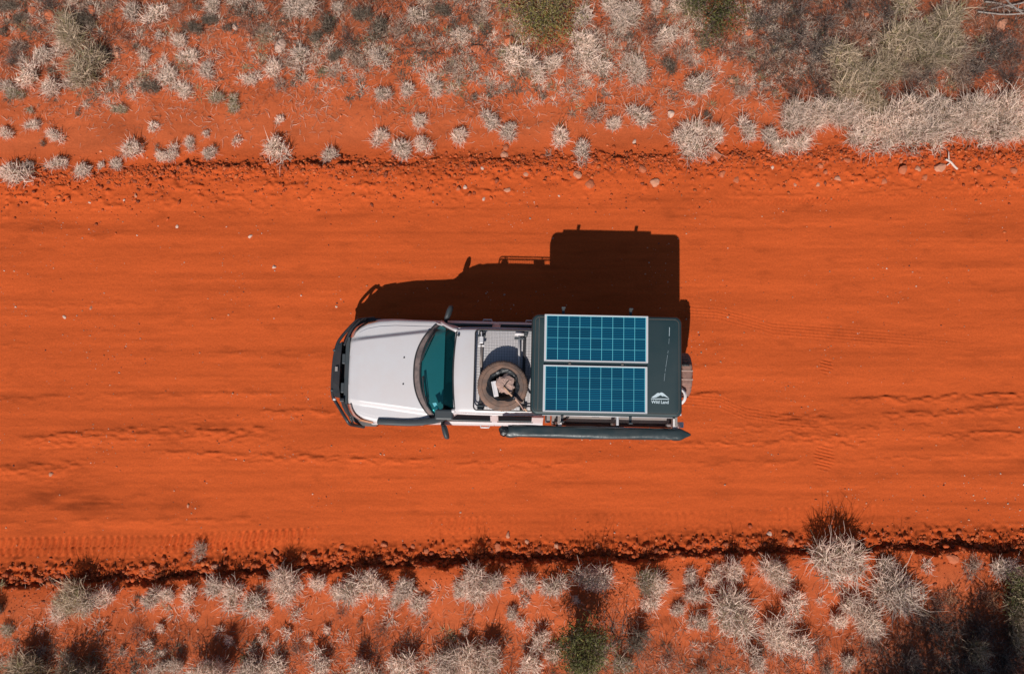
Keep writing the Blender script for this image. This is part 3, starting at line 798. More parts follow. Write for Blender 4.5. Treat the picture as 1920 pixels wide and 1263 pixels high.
P('shovel_blade', box_vf(.04, .21, -.58, -.3, 1.92, 1.925), M['steel'], sh)

# spare tyre lying flat
TC = Vector((-.150, -.300, 0)); TZ = 1.92
st_ = tthing('spare_tyre', 'big dusty off road tyre lying flat on the roof basket', 'tyre', (TC.x, TC.y, TZ))
P('tyre_carcass', tyre_vf(.425, .25, .215, 'z', (TC.x, TC.y, TZ + .125), 198, .007), M['rubber'], st_, True)
P('bead_ring', tube_vf([(TC.x + .255 * math.cos(a), TC.y + .255 * math.sin(a), TZ + .243) for a in np.linspace(0, 2 * PI, 48, endpoint=False)], .010, 6, close=True), M['rubber'], st_, True)
P('sidewall_ring', tube_vf([(TC.x + .345 * math.cos(a), TC.y + .345 * math.sin(a), TZ + .244) for a in np.linspace(0, 2 * PI, 64, endpoint=False)], .006, 5, close=True), M['rubber2'], st_, True)
# black sheet lining the tyre
def crumple(cx, cy, cz, r, nseg, prof, seed, amp):
    rs = random.Random(seed); vs_ = []; ph = [rs.uniform(0, 6) for _ in range(6)]
    for i, (k, z) in enumerate(prof):
        for j in range(nseg):
            a = 2 * PI * j / nseg
            rr = r * k * (1 + amp * math.sin(3 * a + ph[0] + i) * .5 + amp * math.sin(7 * a + ph[1] + i * .7) * .35 + rs.uniform(-.3, .3) * amp)
            vs_.append((cx + rr * math.cos(a), cy + rr * math.sin(a), cz + z + rs.uniform(-.3, .3) * amp * .1))
    n_ = nseg
    fs_ = [(i * n_ + j, i * n_ + (j + 1) % n_, (i + 1) * n_ + (j + 1) % n_, (i + 1) * n_ + j) for i in range(len(prof) - 1) for j in range(n_)]
    fs_ += [tuple((len(prof) - 1) * n_ + j for j in range(n_))]
    return vs_, fs_
lb = tthing('black_liner_bag', 'crumpled black plastic bag lining the hole of the spare tyre', 'bag', (TC.x, TC.y, TZ))
P('bag_sheet', crumple(TC.x + .01, TC.y, TZ, .262, 30, [(.80, .10), (.92, .24), (1.0, .262), (1.02, .267), (.86, .255), (.7, .18), (.55, .10), (.1, .09)], 4, .10), M['blackbag'], lb)
tn = tthing('metal_tin', 'pale grey metal box standing in the left of the tyre hole', 'box', (TC.x - .11, TC.y, TZ + .1))
rm = Matrix.Translation((TC.x - .125, TC.y - .035, 0)) @ Matrix.Rotation(math.radians(12), 4, 'Z')
def rot(vf, m): return [m @ Vector(v) for v in vf[0]], vf[1]
P('tin_body', rot(box_vf(-.045, .035, -.15, .11, TZ + .1, TZ + .278), rm), M['white'], tn, bev=.006)
P('tin_rib', rot(box_vf(-.034, -.02, -.125, .105, TZ + .262, TZ + .282), rm), M['alu'], tn, bev=.003)
P('tin_bracket', rot(merge(box_vf(.035, .10, -.02, .09, TZ + .1, TZ + .25), box_vf(.05, .075, -.09, -.04, TZ + .1, TZ + .262)), rm), M['steel'], tn, bev=.008)
cs = tthing('canvas_sack', 'dusty pink canvas sack stuffed in the middle of the spare tyre', 'sack', (TC.x + .05, TC.y + .02, TZ + .1))
P('sack_cloth', crumple(TC.x + .045, TC.y + .03, TZ + .08, .15, 22, [(.8, 0), (1.05, .08), (1.08, .17), (.92, .215), (.62, .235), (.25, .238)], 9, .22), M['sack'], cs)
P('sack_tie', tube_vf(smoothpath([(TC.x + .03, TC.y - .02, TZ + .325), (TC.x + .07, TC.y + .05, TZ + .335), (TC.x + .13, TC.y + .12, TZ + .30), (TC.x + .14, TC.y - .02, TZ + .30)], 2), .006, 5), M['blackbag'], cs)
ah = tthing('axe', 'wooden handled axe poking out of the tyre towards the tent', 'axe', (TC.x + .1, TC.y - .1, TZ + .28))
P('axe_handle', tube_vf(smoothpath([(TC.x + .02, TC.y - .02, TZ + .33), (TC.x + .15, TC.y - .16, TZ + .325), (TC.x + .27, TC.y - .27, TZ + .31), (TC.x + .41, TC.y - .41, TZ + .24)], 1), .017, 8), M['wood'], ah, True)
P('axe_wrap', tube_vf([(TC.x + .165, TC.y - .172, TZ + .323), (TC.x + .215, TC.y - .222, TZ + .318)], .025, 8), M['blackbag'], ah, True)
P('axe_strap', tube_vf(smoothpath([(TC.x + .20, TC.y - .18, TZ + .335), (TC.x + .30, TC.y - .31, TZ + .33), (TC.x + .36, TC.y - .40, TZ + .30)], 1), .011, 5), M['sack'], ah, True)

for e_ in (bk, jk, sh, st_, lb, tn, cs, ah): e_.location.z -= .19
# ---------------------------------------------------------------- roof top tent
tx0, tx1, ty0, ty1 = .315, 2.815, -.765, .905; tz0, tz1 = 1.865, 2.075
tent = tthing('rooftop_tent', 'closed dark grey hard shell rooftop tent carrying two solar panels', 'rooftop tent', ((tx0 + tx1) / 2, (ty0 + ty1) / 2, tz0))
def rrect(x0, x1, y0, y1, r, z, n_=7):
    L_ = []
    for cx, cy, a0 in ((x0 + r, y0 + r, PI), (x1 - r, y0 + r, 1.5 * PI), (x1 - r, y1 - r, 0), (x0 + r, y1 - r, .5 * PI)):
        for k in range(n_):
            a = a0 + .5 * PI * k / (n_ - 1); L_.append((cx + r * math.cos(a), cy + r * math.sin(a), z))
    return L_
def stack(loops, cap0=True, cap1=True):
    vs_ = [v for l in loops for v in l]; n_ = len(loops[0])
    fs_ = [(i * n_ + j, i * n_ + (j + 1) % n_, (i + 1) * n_ + (j + 1) % n_, (i + 1) * n_ + j) for i in range(len(loops) - 1) for j in range(n_)]
    if cap0: fs_.append(tuple(range(n_))[::-1])
    if cap1: fs_.append(tuple((len(loops) - 1) * n_ + j for j in range(n_)))
    return vs_, fs_
def ins(d, z, r): return rrect(tx0 + d, tx1 - d, ty0 + d, ty1 - d, r, z)
sh_ = P('tent_shell', stack([ins(.02, tz0, .10), ins(0, tz0 + .02, .11), ins(0, tz0 + .10, .11), ins(.012, tz0 + .105, .10), ins(.012, tz0 + .12, .10), ins(0, tz0 + .125, .11), ins(.004, tz1 - .04, .11), ins(.02, tz1 - .012, .10), ins(.045, tz1 - .002, .085), ins(.058, tz1 - .006, .075), ins(.066, tz1 + .004, .07), ins(.10, tz1 + .008, .05)]), M['tent'], tent, True)
sh_.modifiers.new('edge', 'EDGE_SPLIT').split_angle = math.radians(35)
P('edge_seam', tube_vf(ins(.058, tz1 - .003, .075), .0045, 5, close=True), M['seam'], tent, True)
P('front_crease', box_vf(tx0 + .118, tx0 + .127, ty0 + .07, ty1 - .07, tz1 + .004, tz1 + .013), M['seam'], tent)
for xx in (.84, 1.965):
    for sg, yy in ((1, ty1), (-1, ty0)):
        P('mounting_tab', merge(box_vf(xx - .022, xx + .022, min(yy, yy + sg * .125), max(yy, yy + sg * .125), 2.00, 2.035), box_vf(xx - .032, xx + .032, yy + sg * .112 - .012, yy + sg * .112 + .012, 2.0, 2.085)), M['plastic'], tent, bev=.004)
for xx in (1.4, 1.87, 2.65): P('shell_latch', box_vf(xx - .06, xx + .06, ty0 - .022, ty0 + .005, 1.93, 1.97), M['black'], tent, bev=.006)
P('side_bead', tube_vf([(tx0 + .2, ty0 - .004, 1.995), (tx1 - .15, ty0 - .004, 1.995)], .008, 6), M['alu'], tent, True)
zl = tz1 + .0125
def flat(pts, z=zl): return [(x, y, z) for x, y in pts] + [(x, y, z - .006) for x, y in pts], [tuple(range(len(pts)))] + [(i, (i + 1) % len(pts), (i + 1) % len(pts) + len(pts), i + len(pts)) for i in range(len(pts))]
# logo: mountain over a bar, with lettering
lx, ly, lw = 2.30, -.505, .285
mt = [(0, .035), (.10, .10), (.24, .20), (.33, .27), (.40, .29), (.47, .27), (.52, .30), (.60, .32), (.68, .28), (.80, .19), (.92, .09), (1, .03), (1, .0), (.93, .03), (.84, .06), (.72, .10), (.66, .09), (.62, .13), (.55, .17), (.47, .13), (.37, .07), (.26, .02), (.14, .0), (0, .0)]
mt = mt[:12] + [(1, .015), (.90, .05), (.76, .11), (.68, .12), (.64, .10), (.60, .13), (.52, .165), (.42, .11), (.30, .05), (.14, .01)]
LV = [(lx + a * lw, ly + .05 + b * .30) for a, b in mt]
def ngon_prism(name, pts, mat, parent, z0, z1):
    bm = bmesh.new()
    off = ORG.get(parent.name, Vector())
    vs_ = [bm.verts.new(Vector((x, y, z0)) - off) for x, y in pts]; f = bm.faces.new(vs_)
    bmesh.ops.triangulate(bm, faces=[f])
    r = bmesh.ops.extrude_face_region(bm, geom=list(bm.faces))
    bmesh.ops.translate(bm, verts=[g for g in r['geom'] if isinstance(g, bmesh.types.BMVert)], vec=(0, 0, z1 - z0))
    return bm_obj(name, bm, mat, parent)
ngon_prism('logo_mountain', LV, M['logo'], tent, zl - .004, zl)
P('logo_bar', box_vf(lx - .005, lx + lw + .005, ly + .030, ly + .044, zl - .004, zl), M['logo'], tent)
tcv = bpy.data.curves.new('lettering', 'FONT'); tcv.body = 'Wild Land'; tcv.size = .078; tcv.offset = .0016; tcv.extrude = .002
tcv.align_x = 'CENTER'; tcv.align_y = 'TOP'
tob = bpy.data.objects.new('tmp', tcv); col.objects.link(tob)
bpy.context.view_layer.update()
dg = bpy.context.evaluated_depsgraph_get(); tme = bpy.data.meshes.new_from_object(tob.evaluated_get(dg))
bpy.data.objects.remove(tob)
xsz = [v.co.x for v in tme.vertices]; kx = (lw * 1.0) / (max(xsz) - min(xsz))
off = ORG[tent.name]
for v in tme.vertices:
    v.co = Vector((lx + lw / 2 + v.co.x * kx, ly + .022 + v.co.y * .95, zl - .002 + v.co.z)) - off
tme.materials.clear(); tme.materials.append(M['logo'])
lo = bpy.data.objects.new('logo_lettering', tme); col.objects.link(lo); lo.parent = tent
# long pale scratch on the shell
scr = smoothpath([(2.60, .72, zl - .003), (2.598, .60, zl - .003), (2.575, .40, zl - .003), (2.56, .18, zl - .003), (2.53, -.05, zl - .003), (2.52, -.20, zl - .003)], 1)
segs = []
for i, (a, b) in enumerate([(0, .16), (.2, .3), (.42, .47), (.5, .72), (.74, .8), (.83, .97)]):
    L_ = [scr[0].lerp(scr[-1], t) + Vector((.012 * math.sin(t * 5), 0, 0)) for t in np.linspace(a, b, 5)]
    segs.append(tube_vf(L_, .0045 if i == 0 else .0016, 4))
P('scratch', merge(*segs), M['logo'], tent)
for xx in (.95, 1.82): P('cable_gland', box_vf(xx - .02, xx + .02, .066, .10, tz1, tz1 + .03), M['seam'], tent, bev=.006)

# ---------------------------------------------------------------- solar panels
def cell_mat():
    m, ns, ln, b = mat_base('solar_cell')
    tc = N(ns, 'ShaderNodeTexCoord'); sp2 = N(ns, 'ShaderNodeSeparateXYZ'); ln.new(tc.outputs['Object'], sp2.inputs[0])
    def math_(op, a, bv=None):
        n_ = N(ns, 'ShaderNodeMath', operation=op)
        ln.new(a, n_.inputs[0])
        if bv is not None: n_.inputs[1].default_value = bv
        return n_.outputs[0]
    t = math_('ADD', sp2.outputs[1], 10.0); t = math_('MULTIPLY', t, 1 / .0292); t = math_('FRACT', t)
    t = math_('SUBTRACT', t, .5); t = math_('ABSOLUTE', t)
    r = N(ns, 'ShaderNodeMapRange'); ln.new(t, r.inputs[0]); r.inputs[1].default_value = .22; r.inputs[2].default_value = .30
    oi = N(ns, 'ShaderNodeObjectInfo')
    hv = N(ns, 'ShaderNodeMapRange'); ln.new(oi.outputs['Random'], hv.inputs[0]); hv.inputs[3].default_value = .85; hv.inputs[4].default_value = 1.15
    mx = N(ns, 'ShaderNodeMix', data_type='RGBA'); ln.new(r.outputs[0], mx.inputs[0])
    mx.inputs[6].default_value = (.001, .100, .165, 1); mx.inputs[7].default_value = (.001, .016, .055, 1)
    s = N(ns, 'ShaderNodeVectorMath', operation='SCALE'); ln.new(mx.outputs[2], s.inputs[0]); ln.new(hv.outputs[0], s.inputs['Scale'])
    ln.new(s.outputs[0], b.inputs['Base Color']); b.inputs['Roughness'].default_value = .3; b.inputs['Coat Weight'].default_value = .25; b.inputs['Coat Roughness'].default_value = .05
    return m
M['cell'] = cell_mat()
M['back'] = simple('panel_backing', (.12, .52, .60), .4, coat=.2)
cw, ch = .1755, .1755
cell_me = None
for i, (x0, x1, y0, y1, lab) in enumerate([(.525, 2.240, .115, .892, 'upper blue solar panel in a pale aluminium frame, nearer the truck shadow'),
                                           (.517, 2.228, -.716, .052, 'lower blue solar panel in a pale aluminium frame, nearer the awning bag')]):
    sp3 = tthing('solar_panel', lab, 'solar panel', ((x0 + x1) / 2, (y0 + y1) / 2, tz1 + .008), 'solar panels on the rooftop tent')
    zf = tz1 + .008
    fw = .034
    P('panel_frame', stack([rrect(x0, x1, y0, y1, .004, zf, 2), rrect(x0, x1, y0, y1, .004, zf + .035, 2), rrect(x0 + fw, x1 - fw, y0 + fw * .6, y1 - fw * .6, .002, zf + .035, 2), rrect(x0 + fw, x1 - fw, y0 + fw * .6, y1 - fw * .6, .002, zf + .024, 2)], True, False), M['alu'], sp3)
    ix0, ix1, iy0, iy1 = x0 + fw, x1 - fw, y0 + fw * .6, y1 - fw * .6
    P('backing_sheet', box_vf(ix0, ix1, iy0, iy1, zf + .02, zf + .026), M['back'], sp3)
    px_ = (ix1 - ix0 - .010) / 9; py_ = (iy1 - iy0 - .008) / 4
    org = ORG[sp3.name]
    if cell_me is None:
        g = .0038
        v_, f_ = box_vf(-px_ / 2 + g, px_ / 2 - g, -py_ / 2 + g, py_ / 2 - g, 0, .003)
        cell_me = mesh_obj('solar_cell', v_, f_, M['cell'], mesh_only=True)
    for a in range(9):
        for b_ in range(4):
            o = bpy.data.objects.new('solar_cell', cell_me); col.objects.link(o); o.parent = sp3
            o.location = Vector((ix0 + .005 + px_ * (a + .5), iy0 + .004 + py_ * (b_ + .5), zf + .0262)) - org

# ---------------------------------------------------------------- awning bag
aw = tthing('awning_bag', 'long rolled awning in a dark grey vinyl bag along the truck side', 'awning', (1.42, -1.04, 1.72))
n_s = 70; SGN = 18; vs_ = []; rs = random.Random(5)
for i in range(n_s):
    t = i / (n_s - 1); x = -.155 + 3.16 * t
    e = min(1, (t / .035)) ** .5 if t < .035 else (1 if t < .945 else 1 - .86 * ((t - .945) / .055) ** 1.1)
    e = max(e, .3 if t < .5 else .12)
    cy = -1.043 + (.003 * math.sin(t * 9)) + (-.02 * (1 - sstep(0, .1, t)) if t < .1 else 0)
    for k in range(SGN):
        a = 2 * PI * k / SGN
        rr = .095 * (1 + .03 * math.sin(2 * a + x * 2.1) + .045 * math.sin(5 * a + x * 5 + math.sin(x * 3)) + .02 * math.sin(9 * a - x * 13) * (1 + 2 * (t > .85) + 2 * (t < .08)))
        if t > .88 or t < .06: rr *= 1 + rs.uniform(-.07, .07)
        ca_ = math.copysign(abs(math.cos(a)) ** .7, math.cos(a)); sa_ = math.copysign(abs(math.sin(a)) ** .7, math.sin(a))
        vs_.append((x, cy + rr * e * ca_ * 1.06, 1.80 + .066 / .093 * rr * (e ** .7) * sa_))
fs_ = [(i * SGN + k, i * SGN + (k + 1) % SGN, (i + 1) * SGN + (k + 1) % SGN, (i + 1) * SGN + k) for i in range(n_s - 1) for k in range(SGN)]
fs_ += [tuple(range(SGN))[::-1], tuple((n_s - 1) * SGN + k for k in range(SGN))]
P('bag_cover', (vs_, fs_), M['awning'], aw, True)
P('bag_end', crumple(-.11, -1.045, 1.74, .085, 16, [(.7, 0), (1, .05), (1.05, .1), (.8, .14), (.3, .15)], 6, .18), M['blackbag'], aw)
P('zip_seam', tube_vf([(x, -.962 + .004 * math.sin(x * 8), 1.845 + .003 * math.sin(x * 11)) for x in np.linspace(0, 2.75, 40)], .006, 5), M['black'], aw, True)
P('mounting_channel', box_vf(-.05, 2.80, -.957, -.942, 1.77, 1.83), M['alu'], aw, bev=.004)
for xx in (.82, 1.78, 2.74): P('hanging_bracket', box_vf(xx - .03, xx + .03, -.945, -.78, 1.80, 1.812), M['white'] if xx != 1.78 else M['black'], aw, bev=.003)

# ---------------------------------------------------------------- rear carried things
rsp = tthing('rear_spare_wheel', 'dusty brown spare wheel standing on the back of the truck', 'spare wheel', (3.05, -.03, .65))
P('tyre', tyre_vf(.40, .22, .2, 'x', (3.04, .0, 1.02), 100, .012), M['rustbrown'], rsp)
P('rim', lathe([(.2, -.08), (.2, .08), (.15, .05), (.06, .08), (0, .08)], 28, 'x', (3.04, .0, 1.02)), M['rim'], rsp, True)
P('carrier_arm', box_vf(2.87, 3.0, -.08, .08, .9, 1.1), M['black'], rsp)
cb = tthing('canvas_bin_bag', 'dusty brown canvas bag strapped on the rear spare wheel', 'bag', (3.07, -.03, 1.35))
v_, f_ = box_vf(2.94, 3.12, -.20, .17, 1.18, 1.45)
P('bag_body', (v_, f_), M['rustbrown'], cb, bev=.035)
P('bag_collar', box_vf(2.93, 3.07, .13, .175, 1.35, 1.47), M['blackbag'], cb, bev=.015)
for yy in (-.10, .05): P('bag_strap', box_vf(2.93, 3.128, yy - .012, yy + .012, 1.20, 1.457), M['sack'], cb)
hc = tthing('hose_coil', 'white coiled hose hanging at the rear corner of the truck', 'hose', (2.88, -.38, 1.35))
for k, rr in enumerate((.145, .125)):
    P('hose_loop', tube_vf([(2.865 + rr * math.cos(a), -.385 + 1.05 * rr * math.sin(a), 1.36 + .03 * k + .05 * math.cos(a)) for a in np.linspace(0, 2 * PI, 36, endpoint=False)], .019, 8, close=True), M['white'], hc, True)

# ================================================================== VEGETATION
STRAW = np.array([.95, .735, .60])
def blade_set(n_, R, Hh, wdt, rng, pal, lean=(.3, 1.1), core=.35, curl=.6, nseg=3):
    """bent tapering ribbons growing from several uneven crowns of one tussock"""
    V_, F_, T_ = [], [], []
    nc = max(2, int(3 + R * 14))
    cs_ = []
    for _ in range(nc):
        a = rng.uniform(0, 2 * PI); q = R * .58 * math.sqrt(rng.random()); cs_.append((q * math.cos(a), q * math.sin(a), rng.uniform(.5, 1.1)))
    for i in range(n_):
        dome = rng.random() < .50
        cx, cy, k0 = cs_[rng.randrange(nc)]
        a = rng.uniform(0, 2 * PI); rb = R * .17 * math.sqrt(rng.random()) + .005
        b0 = np.array([cx + rb * math.cos(a), cy + rb * math.sin(a), -.01])
        oa = math.atan2(cy, cx)
        az = a + rng.gauss(0, .8)
        if rng.random() < .4: az = oa + rng.gauss(0, .6)
        ln_ = rng.uniform(.35, .95) * math.hypot(R * .8, Hh * .8) * k0 * (1.75 if rng.random() < .10 else 1)
        th = rng.uniform(*lean)
        if dome:                              # bent over blades lying on the rounded top of the tussock
            rb = R * .42 * math.sqrt(rng.random()); k1 = 1 - (rb / (R * .5)) ** 2
            b0 = np.array([cx + rb * math.cos(a), cy + rb * math.sin(a), Hh * (.15 + .5 * max(0, k1) * rng.uniform(.5, 1))])
            th = rng.uniform(.95, 1.6); ln_ *= .62; az = a + rng.gauss(0, 1.3)
        d = np.array([math.cos(az) * math.sin(th), math.sin(az) * math.sin(th), math.cos(th)])
        side = np.array([-math.sin(az + rng.gauss(0, .6)), math.cos(az + rng.gauss(0, .6)), rng.gauss(0, .2)]); side /= np.linalg.norm(side)
        w0 = wdt * rng.uniform(.6, 1.25)
        p = b0; cl = rng.gauss(0, curl * 1.6); drop = rng.uniform(.1, 1.1) * curl
        pts = [p]
        for s in range(nseg):
            p = p + d * ln_ / nseg; pts.append(p)
            c, s_ = math.cos(cl / nseg), math.sin(cl / nseg)
            d = np.array([d[0] * c - d[1] * s_, d[0] * s_ + d[1] * c, d[2] - drop / nseg]); d /= np.linalg.norm(d)
        base = len(V_); tint = pal(rng)
        for s, q in enumerate(pts):
            ww = w0 * (1 - .8 * s / nseg)
            V_.append(q - side * ww / 2); V_.append(q + side * ww / 2)
            T_ += [tint] * 2
        for s in range(nseg): F_.append((base + 2 * s, base + 2 * s + 1, base + 2 * s + 3, base + 2 * s + 2))
    V_ = np.array(V_); V_[:, 2] = np.maximum(V_[:, 2], -.02)
    return V_, np.array(F_), np.array(T_)
def pal_p(r): 
    k = r.uniform(.72, 1.15); c = STRAW * k
    if r.random() < .20: c = np.array([.30, .235, .15]) * k
    return c
def pal_y(r):
    k = r.uniform(.45, 1.08); return (np.array([.78, .59, .42]) if r.random() < .74 else np.array([.40, .33, .17])) * k
def pal_d(r):
    k = r.uniform(.5, 1.1); return (np.array([.20, .16, .115]) if r.random() < .6 else np.array([.44, .33, .25])) * k
def pal_w(r):
    k = r.uniform(.6, 1.1); return (np.array([.46, .28, .19]) if r.random() < .5 else np.array([.72, .53, .42])) * k
def pal_g(r):
    k = r.uniform(.6, 1.1); return (np.array([.26, .24, .10]) if r.random() < .4 else np.array([.74, .58, .45])) * k
def pal_o(r):
    k = r.uniform(.7, 1.1); return np.array([.62, .33, .19]) * k
KIND = {  # name, n per unit, palette, lean, height factor, group word
    'p': (pal_p, (.35, 1.25), .85), 'y': (pal_y, (.3, 1.2), .95), 'd': (pal_d, (.25, 1.0), .95),
    'w': (pal_w, (.5, 1.35), .6), 'g': (pal_g, (.3, 1.15), .8), 'o': (pal_o, (.5, 1.3), .6)}
def blade_mesh(nm, V_, F_, T_, mat):
    me = big_mesh(nm, V_, F_, mat); point_color(me, 'tint', T_); return me
TUFT = {}
rng = random.Random(21)
for k, (pal, lean, hf) in KIND.items():
    for size, R, n_, wd in (('s', .11, 180, .0098), ('m', .21, 520, .0112), ('l', .36, 1200, .0124)):
        vs = []
        for q in range(4 if k == 'p' else 2):
            nn = int(n_ * (.55 if k in 'wo' else 1) * rng.uniform(.85, 1.15))
            vs.append(blade_mesh('grass_blades', *blade_set(nn, R, R * hf, wd * (.7 if k in 'dwg' else 1), rng, pal, lean, core=.62 if size != 's' else .5, curl=.8), M['blade']))
        TUFT[k + size] = (R, vs)

DATA = """247 27 20 p|300 37 25 p|302 72 13 p|408 23 18 p|453 5 22 p|567 18 28 p|633 22 14 p|570 113 24 p|147 63 32 y|170 130 34 y|80 97 22 p|123 97 20 p|40 88 22 w|47 143 24 p|97 157 22 p|137 160 20 p|32 180 18 g|10 170 20 p|337 90 20 p|353 113 20 p|277 107 14 p|310 120 10 p|323 150 24 p|337 170 18 p|383 133 20 p|470 143 18 p|283 167 18 d|402 187 18 g|440 193 18 g|527 157 20 w|520 137 20 p|540 117 16 w|220 203 15 g|147 210 8 d|55 207 10 g|57 238 14 p|8 252 15 p|103 250 17 p|287 237 13 p|527 227 11 p|445 263 11 p|360 268 14 p|387 252 9 p|393 283 14 p|247 275 22 p|318 287 17 p|300 300 14 p|527 277 25 p|618 287 16 p|110 312 18 p|153 312 18 p|192 312 8 p|220 305 14 p|33 320 26 p|6 323 18 p|55 317 14 p|80 270 8 d|293 277 7 d
370 57 16 d|348 58 10 d|397 43 14 d|457 30 12 d|167 40 16 d|200 107 16 d|17 17 18 d|40 37 14 d|10 63 12 d|370 17 12 d|257 90 8 d|617 50 22 d|628 107 14 d|593 70 14 d|67 140 12 d|103 137 12 d|430 60 12 d|60 60 14 w|500 60 18 w|210 20 16 w|340 20 16 w
787 30 20 p|862 72 18 p|715 107 22 p|667 110 20 w|720 173 17 p|768 170 18 p|810 167 20 p|780 220 18 p|715 263 18 p|757 277 22 p|797 268 19 p|853 252 21 p|912 227 20 p|947 247 21 p|882 187 12 d|918 180 8 d|1012 177 13 d|973 113 26 p|1000 140 24 p|1037 130 22 p|1087 83 24 p|1100 110 26 p|1123 133 24 p|1187 133 28 p|1257 123 18 d|1097 37 26 p|1170 27 28 p|1133 10 22 p|1233 20 16 p|1270 17 16 p|1117 217 24 w|1153 240 18 p|1192 220 24 p|1055 260 21 p|1097 285 20 p|1030 288 10 w|707 57 24 d|680 30 20 d|750 60 20 w|830 25 16 d|900 30 16 w
1310 167 24 p|1455 177 12 g|1307 263 34 p|1336 257 20 p|1282 253 22 p|1395 248 26 p|1450 250 20 p|1467 267 20 p|1327 217 12 d|1493 222 28 p|1527 217 28 p|1500 262 20 p|1563 203 32 p|1593 215 30 p|1630 253 32 p|1663 233 34 p|1663 262 24 p|1697 217 34 p|1713 257 32 p|1747 233 36 p|1773 205 34 p|1763 264 24 p|1800 240 34 p|1820 200 34 p|1847 222 34 p|1833 258 24 p|1873 240 32 p|1897 205 34 p|1913 247 28 p|1640 205 28 y|1710 57 34 y|1680 87 34 y|1735 95 32 y|1580 107 32 y|1613 150 32 y|1587 160 28 y|1780 50 34 y|1763 90 36 y|1800 110 30 w|1697 13 26 y|1550 140 24 w|1655 135 30 y|1700 130 28 w|1810 150 26 w|1620 60 24 w|1293 13 20 y|1250 60 22 p|1230 90 20 w|1285 110 22 w|1390 170 18 w
370 1040 20 w|150 1123 30 y|120 1140 20 p|177 1116 24 p|213 1123 20 p|293 1110 18 p|325 1106 15 p|367 1113 18 p|417 1103 24 p|447 1120 26 p|477 1123 24 p|543 1096 28 p|600 1100 18 p|630 1110 14 p|497 1150 14 p|30 1176 16 g|5 1136 14 d|313 1170 10 p|369 1153 9 p|287 1203 11 p|320 1213 8 p|440 1193 10 p|503 1193 11 p|540 1180 12 p|583 1193 9 p|620 1176 9 p|407 1246 32 p|320 1246 16 p|353 1240 16 p|473 1253 28 p|530 1246 20 p|597 1240 22 p|50 1253 34 y|160 1256 30 y|560 1146 12 p|240 1216 7 d|255 1135 12 w
660 1090 26 p|690 1093 24 p|713 1103 20 p|767 1086 24 p|750 1126 16 p|783 1126 20 p|887 1090 28 p|917 1083 22 p|857 1100 14 p|993 1083 20 p|1033 1086 24 p|967 1101 10 p|1090 1083 22 p|1133 1080 22 p|1200 1080 26 g|1223 1100 22 p|1080 1116 9 p|1220 1130 20 p|980 1120 12 p|953 1150 14 p|973 1160 10 p|663 1123 10 p|677 1166 7 d|873 1176 10 p|693 1246 24 p|760 1246 26 p|840 1236 30 p|887 1230 28 p|930 1223 26 p|913 1250 24 p|1017 1196 18 p|997 1226 24 p|1033 1213 16 p|1080 1236 28 y|1113 1223 20 y|1187 1193 22 d|1160 1243 20 g|1270 1143 14 p|880 1150 12 w|800 1160 12 w
1287 1076 14 p|1300 1106 20 p|1330 1076 18 p|1380 1073 24 p|1303 1166 18 p|1450 1066 28 p|1560 1056 42 p|1647 1050 22 p|1677 1106 42 p|1727 1056 12 p|1810 1056 22 w|1860 1050 26 p|1883 1070 20 p|1363 1153 44 p|1487 1133 24 p|1577 1123 24 p|1450 1183 28 p|1493 1196 24 p|1403 1233 20 p|1567 1170 20 p|1623 1160 30 p|1773 1113 14 o|1910 1136 34 y|1897 1190 24 y|1810 1213 18 y|1580 1233 14 p|1540 1250 16 w|1313 1256 14 w|1720 1150 16 w|1850 1120 16 o|1700 1230 18 w"""
items = []
for chunk in DATA.replace('\n', '|').split('|'):
    a = chunk.split(); items.append((float(a[0]), float(a[1]), float(a[2]), a[3]))

ORD = ['first', 'second', 'third', 'fourth', 'fifth', 'sixth', 'seventh', 'eighth', 'ninth', 'tenth', 'eleventh', 'twelfth', 'thirteenth', 'fourteenth', 'fifteenth', 'sixteenth', 'seventeenth', 'eighteenth', 'nineteenth', 'twentieth',
       'twenty-first', 'twenty-second', 'twenty-third', 'twenty-fourth', 'twenty-fifth', 'twenty-sixth']
COLS = [(260, 'far left'), (600, 'left of the truck'), (880, 'in line with bonnet'), (1080, 'in line with basket'), (1300, 'in line with panels'), (1600, 'right of the truck'), (9999, 'far right')]
def cell_of(px, py):
    c = next(n_ for lim, n_ in COLS if px < lim)
    if py < 60: r = 'along top edge'
    elif py < 125: r = 'in upper scrub'
    elif py < 195: r = 'in middle upper verge'
    elif py < 400: r = 'by upper road edge'
    elif py < 1000: r = 'on road'
    elif py < 1112: r = 'by lower road edge'
    elif py < 1190: r = 'in middle lower verge'
    else: r = 'along bottom edge'
    return r, c
def ordinals(its, sub=lambda it: ''):
    cells = {}
    for i, it in enumerate(its): cells.setdefault((cell_of(it[0], it[1]), sub(it)), []).append(i)
    out = {}
    for key, l in cells.items():
        l.sort(key=lambda i: (its[i][0], its[i][1]))
        for j, i in enumerate(l): out[i] = (ORD[j], len(l), key[0])
    return out
CW = {'p': 'pale straw', 'y': 'yellowish', 'd': 'dark grey', 'w': 'wispy brown', 'g': 'green centred', 'o': 'orange tinged'}
oz = ordinals(items, lambda it: it[3])
occ = {}
